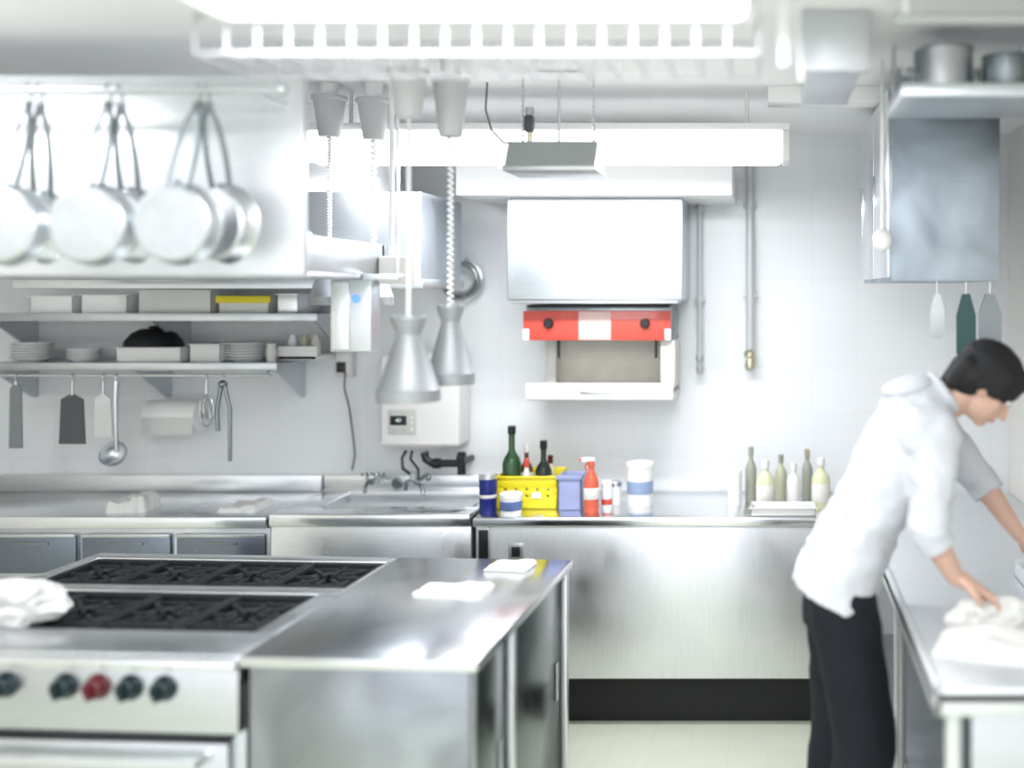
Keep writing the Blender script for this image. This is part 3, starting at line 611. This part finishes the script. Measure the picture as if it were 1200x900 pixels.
# ------------------------------------------------------------------ cloths
def cloth(x0,x1,y0,y1,z,h,label,rot=0.,seed=0,rough=.18):
    t=bmesh.new(); nx,ny=48,30; top={};bot={}
    for i in range(nx+1):
        for j in range(ny+1):
            a=i/nx;b=j/ny
            e=min(a,1-a,b,1-b); f=min(1,e*14)**.4
            px=(a-.5)*(x1-x0); py=(b-.5)*(y1-y0)
            px+= .008*noise.noise(Vector((b*4,seed,0)))*(2*a-1); py+=.008*noise.noise(Vector((a*4,seed+5,0)))
            s=1/(1+math.exp(-(a-.6-.04*math.sin(b*5))*40))
            hh=h*f*(.55+.3*s+rough*noise.noise(Vector((a*4,b*3,seed)))+rough*.3*noise.noise(Vector((a*11,b*9,seed))))
            top[i,j]=t.verts.new((px,py,max(.001,hh))); bot[i,j]=t.verts.new((px,py,0))
    for i in range(nx):
        for j in range(ny):
            t.faces.new((top[i,j],top[i+1,j],top[i+1,j+1],top[i,j+1])); t.faces.new((bot[i,j],bot[i,j+1],bot[i+1,j+1],bot[i+1,j]))
    for i in range(nx):
        t.faces.new((bot[i,0],bot[i+1,0],top[i+1,0],top[i,0])); t.faces.new((top[i,ny],top[i+1,ny],bot[i+1,ny],bot[i,ny]))
    for j in range(ny):
        t.faces.new((bot[0,j+1],bot[0,j],top[0,j],top[0,j+1])); t.faces.new((top[nx,j+1],top[nx,j],bot[nx,j],bot[nx,j+1]))
    g=G(); g.add(t,CLOTH,Matrix.Translation(((x0+x1)/2,(y0+y1)/2,z))@Matrix.Rotation(rot,4,'Z'))
    return solo(g,'folded_cloth',label,'cloth','white kitchen cloths')
cloth(-1.045,-.835,3.01,3.12,.8505,.018,'folded white cloth lying on island worktop',-.1,1)
cloth(-.905,-.765,3.27,3.38,.8505,.018,'small folded white cloth near worktop edge',-.14,2)
cloth(X(144,4.25),X(187,4.25),4.13,4.27,.8505,.075,'bunched white cloth on counter top',.1,3)
cloth(X(272,4.25),X(315,4.25),4.13,4.3,.8505,.035,'folded white cloth on counter top',0,4)
def crumple(c,r,label,seed,m=CLOTH,amp=1.):
    t=bmesh.new(); bmesh.ops.create_icosphere(t,subdivisions=5,radius=1)
    for v in t.verts:
        p=v.co.copy(); n=amp*(noise.noise(p*1.5+Vector((seed,0,0)))*.3+(.5-abs(noise.noise(p*2.6+Vector((0,seed,0)))))*.28-.1+noise.noise(p*6)*.035)
        q=p*(1+n); q=Vector((q.x*r[0],q.y*r[1],q.z*r[2])); q.z=max(q.z,-r[2]*.55); v.co=q
    zmin=-r[2]*.55
    g=G(); g.add(t,m,Matrix.Translation((c[0],c[1],c[2]-zmin)))
    return solo(g,'crumpled_towel',label,'cloth')
crumple((-2.05,2.80,.850),(.13,.085,.075),'crumpled white towel heaped on the range top',2,m=mat('grey_white_towel',(.5,.5,.5),.95,bump=.4,bscale=120),amp=.95)
# ------------------------------------------------------------------ counter items
CT=.8505
def bottle(u,y,h,r,m,label,lab=None,capm=None,neck=.3,bz=CT,labm=PAPER,group=None,x=None):
    x=X(u,y) if x is None else x; T=thing('bottle',label,'bottle',(x,y,bz),group)
    hn=h*(1-neck); rn=max(r*.34,.009)
    part(T,G().lathe([(0,0),(r*.94,0),(r,.006),(r,hn*.86),(r*.8,hn*.98),(rn*1.2,hn+h*.06),(rn,hn+h*.1),(rn,h-.004),(rn*1.15,h-.004),(rn*1.15,h),(0,h)],(x,y,bz),m),'glass_body')
    if lab: part(T,G().lathe([(r+.0008,hn*lab[0]),(r+.0012,hn*lab[0]+.001),(r+.0012,hn*lab[1]),(r+.0008,hn*lab[1]+.001)],(x,y,bz),labm),'label')
    if capm: part(T,G().lathe([(rn*1.25,h-.03),(rn*1.3,h-.028),(rn*1.3,h+.004),(0,h+.005)],(x,y,bz),capm),'cap')
    return T
cz=CT+.008
bottle(596,4.26,Z(500,4.26)-cz,.038,GREEN,'green glass wine bottle standing in yellow crate',(.15,.5),DKG,bz=cz,neck=.38,x=-1.066)
bottle(617,4.34,Z(522,4.33)-cz,.028,BROWN,'brown glass sauce bottle standing in yellow crate',(.3,.8),CREAM,bz=cz,neck=.35)
bottle(637,4.27,Z(517,4.28)-cz,.034,DKG,'dark glass bottle with dark cap standing in yellow crate',(.2,.75),BLACK,bz=cz,neck=.38)
bottle(628,4.375,Z(535,4.36)-cz,.02,OIL,'small yellow oil bottle standing in crate',None,REDK,bz=cz,x=-.93)
bottle(612,4.24,.19,.018,PAPER,'small white sauce bottle standing in crate',None,RED,bz=cz,x=-1.0)
def crate():
    x0,x1,y0,y1=X(581,4.2),X(653,4.2),4.2,4.42; z0=CT; z1=Z(558,4.2)
    T=thing('plastic_crate','yellow slotted plastic crate holding bottles','crate',((x0+x1)/2,4.31,z0))
    g=G().box(x0,x1,y0,y1,z0,z0+.006,YEL,.001)
    t=.006
    for (a,b,c,d,n,ax) in ((x0,x1,y0,y0+t,5,0),(x0,x1,y1-t,y1,5,0),(x0,x0+t,y0,y1,4,1),(x1-t,x1,y0,y1,4,1)):
        g.box(a,b,c,d,z1-.05,z1,YEL,.002); g.box(a,b,c,d,z0,z0+.05,YEL,.002); g.box(a,b,c,d,(z0+z1)/2-.01,(z0+z1)/2+.008,YEL,.002)
        w=.034
        for i in range(n+1):
            if ax==0:
                q=a+(b-a-w)*i/n; g.box(q,q+w,c+.0005,d-.0005,z0,z1,YEL,.001)
            else:
                q=c+(d-c-w)*i/n; g.box(a+.0005,b-.0005,q,q+w,z0,z1,YEL,.001)
    g.box(x0-.006,x1+.006,y0-.006,y0+.002,z1-.008,z1,YEL,.002)
    part(T,g,'crate_body')
    part(T,G().box((x0+x1)/2+.02,(x0+x1)/2+.06,y0-.004,y0,z0+.045,z0+.07,WHITEP,.001),'tag','small white tag')
crate()
def tub(u,y,r,h,m,label,bandm=None,b=(.2,.7),lid=None,name='tub',cat='container'):
    x=X(u,y); T=thing(name,label,cat,(x,y,CT))
    part(T,G().lathe([(0,0),(r*.93,0),(r*.95,.004),(r,h*.96),(r*.97,h),(0,h)],(x,y,CT),m),'container_body')
    if bandm: part(T,G().lathe([(r*(.95+.05*b[0])+.0008,h*b[0]),(r*(.95+.05*b[0])+.0014,h*b[0]+.001),(r*(.95+.05*b[1])+.0014,h*b[1]),(r*(.95+.05*b[1])+.0004,h*b[1]+.001)],(x,y,CT),bandm),'label_band')
    if lid: part(T,G().lathe([(r*1.01,h-.012),(r*1.04,h-.011),(r*1.04,h+.004),(r*.9,h+.008),(0,h+.008)],(x,y,CT),lid),'lid')
tub(572,4.14,.036,.15,BLUE,'dark blue drinks can with pale stripe and silver lid',PAPER,(.42,.5),STEEL,'can','can')
tub(599,4.11,.044,.08,WHITEP,'white plastic tub with blue label',BLUE2,(.25,.7),WHITE)
tub(750,4.28,.055,.175,WHITEP,'white plastic jar with faded blue label and lid',BLUE3,(.3,.6),WHITE,'jar','jar')
tub(711,4.2,.022,.11,WHITEP,'small white bottle with red label',RED,(.2,.4),WHITE,'small_jar','jar')
tub(721,4.3,.026,.09,WHITEP,'small white plastic pot',None,(.2,.5),STEELM,'small_jar','jar')
tub(861,4.3,.03,.14,WHITEP,'tall white plastic container',None,(.2,.5),WHITE,'jar','jar')
x0,x1=X(655,4.2),X(682,4.2)
g=G().box(x0,x1,4.18,4.3,CT,CT+.005,LILAC,.001)
for a in ((x0,x1,4.18,4.186),(x0,x1,4.294,4.3),(x0,x0+.006,4.18,4.3),(x1-.006,x1,4.18,4.3)): g.box(*a,CT,Z(557,4.2),LILAC,.002)
g.box(x0-.006,x1+.006,4.174,4.186,Z(561,4.2),Z(556,4.2),LILAC,.002)
solo(g,'plastic_bin','lilac blue open plastic bin','container')
def spray():
    x,y=X(693,4.15),4.15; T=thing('spray_bottle','slim orange spray bottle with white trigger head','bottle',(x,y,CT))
    part(T,G().lathe([(0,0),(.028,0),(.03,.006),(.03,.12),(.022,.15),(.011,.17),(.011,.19),(0,.19)],(x,y,CT),ORANGE),'bottle_body')
    part(T,G().lathe([(.0305,.055),(.0312,.056),(.0312,.1),(.0305,.101)],(x,y,CT),PAPER),'label')
    part(T,G().box(x-.04,x+.014,y-.009,y+.009,CT+.203,CT+.222,WHITEP,.004).cyl((x,y,CT+.185),(x,y,CT+.207),.014,ORANGE).cyl((x-.04,y,CT+.213),(x-.05,y,CT+.213),.006,ORANGE).tube([(x-.014,y,CT+.205),(x-.026,y,CT+.185),(x-.02,y,CT+.168)],.004,ORANGE),'trigger_head')
spray()
for u,y,h,r,m,l,c in ((880,4.35,.23,.024,OILG,'olive grey bottle with brown cap',OILG),(897,4.25,.19,.038,OIL,'wide pale yellow oil bottle',WHITEP),(930,4.3,.17,.03,WHITEP,'short white bottle',WHITEP),(962,4.25,.2,.038,OIL,'wide pale yellow oil bottle',WHITEP),(915,4.4,.19,.026,OILD,'slim olive oil bottle',OILG),(946,4.42,.21,.024,OILG,'slim olive grey bottle',BRASS)):
    bottle(u,y,h,r,m,l+' on counter',(.2,.7) if r>.035 else None,c)
tray(X(880,4.13),X(955,4.13),CT,.035,'shallow white tray at counter edge',WHITEP,4.07,4.19)
# ------------------------------------------------------------------ right side: counter, cabinet, shelf, ducts
def right():
    x0,x1,y0,y1=.375,XR-.003,2.3,4.55
    T=thing('prep_table','stainless prep table with rim, legs and lower shelf','table',((x0+x1)/2,3.4,0))
    part(T,G().box(x0,x1,y0,y1,.82,.845,STEELR,.004).box(x0,x0+.02,y0,y1,.79,.856,STEELR,.006).box(x0,x1,y0,y0+.02,.79,.856,STEELR,.006),'table_top')
    part(T,G().box(x0+.06,x1-.02,y0+.05,y1-.05,.22,.24,STEELM,.004),'lower_shelf')
    for xx in (x0+.05,x1-.05):
        for yy in (y0+.05,3.3,y1-.06): part(T,G().cyl((xx,yy,0),(xx,yy,.82),.02,STEELR),'leg')
    part(T,G().box(x0+.09,x1-.04,y0+.04,y0+.055,.3,.79,STEELM,.004),'end_panel')
    C=thing('wall_cupboard','pale blue-grey stainless cupboard hung above prep table','cabinet',(.56,3.5,1.777))
    CB=steel('cupboard_steel',col=(.46,.53,.60),rough=.40,patch=.5,smudge=.06,metal=.85)  # patch darkens the colour in blotches to imitate a soft dark reflection
    xe=X(1172,3.2)
    part(C,G().box(.385,xe,3.2,4.1,1.777,2.39,CB,.004),'body')
    for a,b in ((3.22,3.64),(3.66,4.08)):
        d=part(C,G().box(.375,.386,a,b,1.79,2.38,STEEL,.002),'door'); part(d,G().box(.368,.376,b-.05,b-.03,1.95,2.15,CHROME,.002),'handle')
    part(C,G().box(.45,xe-.05,3.3,3.9,2.39,CZ-.001,STEELM,0),'ceiling_spacer')
    for u,w,h,m,l in ((1098,.022,.11,STEELM,'grey steel scoop'),(1132,.03,.17,mat('dark_green',(.04,.10,.10),.5),'dark green utensil'),(1160,.035,.14,STEELD,'dark grey spatula')):
        y=3.25; x=X(u,y)
        T2=thing('hanging_utensil',l+' hung under cupboard','utensil',(x,y,1.77-h),'utensils under the cupboard')
        part(T2,G().tube([(x,y,1.778),(x,y,1.74),(x+.006,y,1.735)],.003,CHROME,seg=6),'hook')
        part(T2,G().poly([(x-w*.4,1.738),(x+w*.4,1.738),(x+w,1.72-h*.3),(x+w,1.72-h),(x+w*.6,1.705-h),(x-w*.6,1.705-h),(x-w,1.72-h),(x-w,1.72-h*.3)],y-.008,y+.008,m),'utensil_body')
    D=thing('ventilation_duct','pale grey ventilation duct box on the ceiling','duct',(.18,2.8,2.3))
    part(D,G().box(.10,.24,2.57,3.1,2.31,CZ-.001,STEELM,.005),'duct_body')
    part(D,G().box(.085,.255,2.55,2.58,2.295,CZ-.001,STEELM,.004),'flange')
    S=thing('overhead_rack_shelf','grey steel overhead shelf fixed to side wall','shelf',(.7,2.75,2.24))
    part(S,G().box(.34,XR-.002,2.58,2.95,2.245,2.26,STEELM,.003).box(.34,XR-.002,2.575,2.585,2.238,2.272,STEELM,.003).box(.335,.345,2.58,2.95,2.235,2.275,STEELM,.003),'shelf_board')
    for xx in (.36,.72): part(S,G().cyl((xx,2.93,2.25),(xx,2.93,CZ),.007,STEELR),'hanger_rod')
    zq=2.2605
    solo(G().lathe([(0,0),(.075,0),(.08,.006),(.08,.13),(.085,.134),(.08,.136),(.075,.13),(.074,.01),(0,.008)],(.47,2.75,zq),STEELM).tube([(.39,2.75,zq+.1),(.365,2.75,zq+.1),(.365,2.75,zq+.07),(.39,2.75,zq+.07)],.005,STEELM),'stock_pot','grey steel stock pot on overhead shelf','pot')
    solo(G().lathe([(0,0),(.06,0),(.064,.006),(.064,.10),(.068,.103),(.06,.1),(.059,.01),(0,.008)],(.63,2.70,zq),STEELD).tube([(.69,2.70,zq+.08),(.72,2.66,zq+.085),(.78,2.62,zq+.09)],.007,STEELD),'saucepan','dark steel saucepan on overhead shelf','pot')
    tray(.72,.86,zq,.07,'steel tray on overhead shelf',STEELM,2.70,2.90)
    solo(G().lathe([(0,0),(.045,0),(.08,.06),(.085,.065),(.08,.068),(.042,.006),(0,.006)],(.97,2.68,zq),STEEL),'mixing_bowl','steel mixing bowl on overhead shelf','bowl')
    solo(G().lathe([(0,0),(.035,0),(.04,.09),(.03,.13),(0,.13)],(.91,2.85,zq),STEELD),'jug','dark steel jug on overhead shelf','jug')
    Pp=thing('ceiling_pipe','pale pipe running along ceiling to side wall','pipe',(.65,2.45,2.38))
    part(Pp,G().tube([(.30,2.45,2.4),(.6,2.45,2.4),(XR-.002,2.45,2.4)],.014,PIPEL),'pipe_run')
    for xx in (.32,.75): part(Pp,G().box(xx,xx+.015,2.44,2.46,2.4,CZ-.001,WHITE,.002),'pipe_clip')
    solo(G().box(X(912,2.3),X(926,2.3),2.28,2.31,2.25,CZ-.001,WHITE,.004).tube([(X(932,2.3),2.3,CZ),(X(935,2.3),2.3,2.3),(X(940,2.3),2.3,2.22)],.006,WHITE),'ceiling_strut','white ceiling strut beside the light','strut')
    struct(G().box(.0,XR,3.5,3.62,2.395,CZ,CEIL,.003),'trim_2')
    solo(G().tube([(XR-.01,3.9,1.75),(XR-.012,3.86,1.6),(XR-.01,3.75,1.45)],.008,WHITE).box(XR-.03,XR-.001,3.88,3.92,1.74,1.78,WHITE,.003),'hanging_strap','white strap hanging from wall hook','strap')
right()
cloth(.42,.84,2.46,2.64,.846,.05,'long rumpled white cloth draped across prep table',-.30,7,.45)
crumple((.60,2.735,.846),(.115,.055,.055),'white cloth bunched under the hand on prep table',5,amp=.8)
tray(.78,1.0,.846,.05,'steel food tray on prep table',STEELR,3.0,3.25)
# ------------------------------------------------------------------ person
def person():
    PY=2.92
    T=thing('person','person in white coat and dark trousers bending over prep table','person',(.2,PY,0))
    def v(x,y,z): return Vector((x,y,z))
    sR,sL=v(.455,2.77,1.36),v(.47,3.08,1.37)
    eR,eL=v(.425,2.715,1.115),v(.64,3.12,1.18)
    wR,wL=v(.500,2.735,.985),v(.735,3.05,1.04)
    hs=.93
    pit=math.radians(47); fw=v(math.cos(pit),-.06,-math.sin(pit)).normalized(); sd=v(0,1,0); sd=(sd-fw*sd.dot(fw)).normalized(); up=fw.cross(sd).normalized()
    hc=v(.615,2.90,1.478)
    R=Matrix((fw,sd,up)).transposed()
    def hp(a,b,c): return hc+(fw*a+sd*b+up*c)*hs
    g=G(); m=SKIN
    def he(p,r,mm=None,sub=3,gg=None): (gg or g).ell(hp(*p),tuple(q*hs for q in r),mm or m,R,sub)
    g.loft([(v(.215,PY,.92),.14,.085),(v(.205,PY,.96),.15,.09),(v(.26,PY,1.08),.13,.085),(v(.33,PY,1.2),.145,.09),(v(.40,PY,1.32),.155,.09),(v(.45,PY,1.40),.12,.075),(v(.485,PY,1.43),.06,.055)],m)
    g.cap(v(.465,PY,1.40),hp(-.03,0,-.05),.056,.05,m)
    he((-.01,0,.02),(.094,.074,.09)); he((.03,0,-.035),(.062,.056,.068)); he((.062,0,-.082),(.022,.024,.02))
    g.cap(hp(.086,0,.012),hp(.106,0,-.026),.0075,.011,m); he((.096,.012,-.032),(.009,.007,.007),sub=2); he((.096,-.012,-.032),(.009,.007,.007),sub=2)
    he((.078,0,.034),(.012,.045,.009)); he((.084,0,-.052),(.012,.022,.007),sub=2); he((.082,0,-.062),(.012,.018,.007),sub=2)
    for s in (-1,1):
        he((-.01,s*.074,-.01),(.018,.008,.03),sub=2); he((.055,s*.04,-.02),(.02,.018,.018),sub=2)
    for s_,e_,w_ in ((sR,eR,wR),(sL,eL,wL)):
        g.cap(s_,e_,.048,.038,m); mid=e_.lerp(w_,.35); g.cap(e_,mid,.037,.036,m); g.cap(mid,w_,.036,.025,m)
    kn=[v(.27,2.835,.5),v(.215,3.0,.5)]; an=[v(.22,2.83,.09),v(.16,3.01,.09)]
    hj=[v(.205,2.84,.9),v(.205,3.0,.9)]
    for h_,k_,a_ in zip(hj,kn,an):
        g.cap(h_,k_,.085,.056,m); c_=k_.lerp(a_,.3)+v(-.012,0,0); g.cap(k_,c_,.055,.055,m); g.cap(c_,a_,.055,.037,m); g.cap(a_,a_+v(.13,0,-.05),.035,.028,m); g.cap(a_,a_+v(-.03,0,-.05),.035,.03,m)
    def hand(w_,d,nrm,thumbside):
        d=d.normalized(); nrm=(nrm-d*nrm.dot(d)).normalized(); lat=d.cross(nrm).normalized()*thumbside
        pc=w_+d*.045
        Rm=Matrix((d,lat,nrm)).transposed()
        g.ell(pc,(.052,.042,.017),m,Rm,3); g.cap(w_,w_+d*.03,.024,.023,m)
        for i,(off,L) in enumerate(((.031,.068),(.0105,.077),(-.0105,.071),(-.031,.056))):
            b=w_+d*.082+lat*off; dd=(d+lat*off*4).normalized()
            p1=b+dd*L*.45-nrm*.004; p2=p1+(dd*.75-nrm*.65).normalized()*L*.32; p3=p2+(dd*.35-nrm*.9).normalized()*L*.25
            g.cap(b-dd*.02,p1,.0095,.0088,m); g.cap(p1,p2,.0088,.008,m); g.cap(p2,p3,.008,.0068,m)
        tb=w_+d*.03+lat*.034; t1=tb+(d*.6+lat*.75-nrm*.3).normalized()*.035; t2=t1+(d*.9+lat*.1-nrm*.4).normalized()*.028
        g.cap(tb-lat*.012,t1,.013,.0105,m); g.cap(t1,t2,.0105,.008,m)
    hand(wR,v(.82,.02,-.42),v(.40,0,.85),1)
    hand(wL,v(.6,-.2,-.75),v(.6,0,.6),-1)
    body=remesh(g,.0045,2)
    part(T,body,'body','bare skin of head, forearms and hands')
    for s in (-1,1):
        g=G(); he((.077,s*.03,.012),(.012,.014,.010),mat('eye_white',(.7,.7,.7),.2),2,g); e=part(T,g,'eye')
        g=G(); he((.0865,s*.03,.010),(.004,.006,.006),mat('iris',(.02,.012,.01),.1),2,g); part(e,g,'iris')
        part(T,G().tube([hp(.084,s*.014,.036),hp(.086,s*.03,.041),hp(.076,s*.048,.036)],.0035,HAIR,seg=6),'eyebrow')
    part(T,G().tube([hp(.09,-.02,-.057),hp(.097,0,-.056),hp(.09,.02,-.057)],.0035,mat('lips',(.5,.2,.18),.4),seg=6),'mouth')
    g=G(); he((-.018,0,.045),(.112,.097,.092),HAIR,3,g); he((-.055,0,.0),(.072,.09,.09),HAIR,3,g); he((.04,0,.075),(.055,.075,.045),HAIR,3,g)
    for k in range(-3,4):
        b=k*.019; g.cap(hp(.04,b*.9,.09),hp(.08-abs(b)*.3,b,.05-.005*(k%2)),.022,.012,HAIR)
    for s in (-1,1):
        for k in range(4): g.cap(hp(-.04+.022*k,s*.072,.06),hp(-.05+.024*k,s*.080,-.015-.01*(k%2)+.008*k),.024,.016,HAIR)
    for k in range(-3,4): g.cap(hp(-.09,k*.02,.0),hp(-.085,k*.018,-.065-.006*(k%2)),.028,.02,HAIR)
    part(T,remesh(g,.006,3,lambda c:.002*noise.noise(c*90)),'hair','short black rounded hair')
    g=G(); m=COAT
    g.loft([(v(.185,PY,.885),.18,.122),(v(.20,PY,.93),.178,.12),(v(.22,PY,.99),.17,.115),(v(.27,PY,1.09),.158,.108),(v(.33,PY,1.2),.168,.113),(v(.388,PY,1.31),.175,.115),(v(.43,PY,1.385),.158,.102),(v(.47,PY,1.43),.11,.08),(v(.5,PY,1.455),.07,.064)],m,seg=40)
    for s_,e_,w_ in ((sR,eR,wR),(sL,eL,wL)):
        c_=e_.lerp(w_,.15); g.cap(s_,e_,.068,.054,m); g.cap(e_,c_,.054,.05,m)
        g.ell(s_+v(-.03,0,.0),(.078,.06,.078),m)
    g.ell(v(.40,PY,1.42),(.085,.1,.05),m)
    def wr(c):
        d=Vector((c.x*7+c.z*5,c.y*8,c.z*13-c.x*9))
        return .007*noise.noise(d)+.007*(1-2*abs(noise.noise(Vector((c.x*9-c.z*6,c.y*5,c.z*17+c.x*12)))))-.003+.002*noise.noise(c*32)
    jk=part(T,remesh(g,.008,3,wr),'coat','white kitchen coat with rolled sleeves')
    ring=[]
    cn=v(.50,PY,1.455); ax=(hp(-.03,0,-.05)-v(.465,PY,1.40)).normalized(); s2=v(0,1,0); d2=ax.cross(s2).normalized()
    for k in range(24):
        a=k*pi/12; ring.append(cn+s2*.066*math.cos(a)+d2*.060*math.sin(a))
    part(jk,G().tube(ring,.014,COAT,closed=True,seg=10),'collar')
    part(jk,G().ell(v(.40,PY,1.475),(.08,.085,.032),COAT,Matrix.Rotation(-.25,3,'Y')),'hood','soft white hood folded behind neck')
    for e_,w_ in ((eR,wR),(eL,wL)):
        c_=e_.lerp(w_,.15); dd=(w_-e_).normalized(); part(jk,G().cyl(c_-dd*.008,c_+dd*.03,.052,COAT,.050,seg=28),'cuff')
    g=G(); m=TROU
    g.loft([(v(.205,PY,.80),.155,.105),(v(.205,PY,.9),.16,.106),(v(.213,PY,.96),.145,.09)],m)
    for h_,k_,a_ in zip(hj,kn,an): g.cap(h_,k_,.098,.088,m); g.cap(k_,a_+v(0,0,.02),.088,.072,m)
    part(T,remesh(g,.01,3,lambda c:.006*noise.noise(Vector((c.x*9,c.y*9,c.z*14)))),'trousers','loose dark navy trousers')
    for a_ in an:
        g=G().loft([(a_+v(-.075,0,-.055),.03,.02),(a_+v(-.05,0,-.045),.043,.042),(a_+v(.02,0,-.045),.042,.043),(a_+v(.1,0,-.058),.052,.03),(a_+v(.17,0,-.064),.045,.024),(a_+v(.19,0,-.068),.02,.015)],BLACK)
        g.box(a_.x-.075,a_.x+.185,a_.y-.045,a_.y+.045,0,.018,BLACK,.008)
        part(T,g,'shoe','black work shoe')
person()
# ------------------------------------------------------------------ world, camera
w=bpy.data.worlds.new('world'); SC.world=w; w.use_nodes=True
bg=w.node_tree.nodes['Background']; bg.inputs[0].default_value=(.93,.96,1,1); bg.inputs[1].default_value=1.2
cam=bpy.data.cameras.new('camera'); co=bpy.data.objects.new('camera',cam); COL.objects.link(co)
co.location=(0,0,CAMH); co.rotation_euler=(pi/2,0,0)
cam.sensor_width=36; cam.lens=36; cam.shift_x=-.25; cam.shift_y=-110/1200
cam.dof.use_dof=True; cam.dof.focus_distance=3.7; cam.dof.aperture_fstop=.6
SC.camera=co
SC.view_settings.view_transform='Standard'; SC.view_settings.exposure=.62
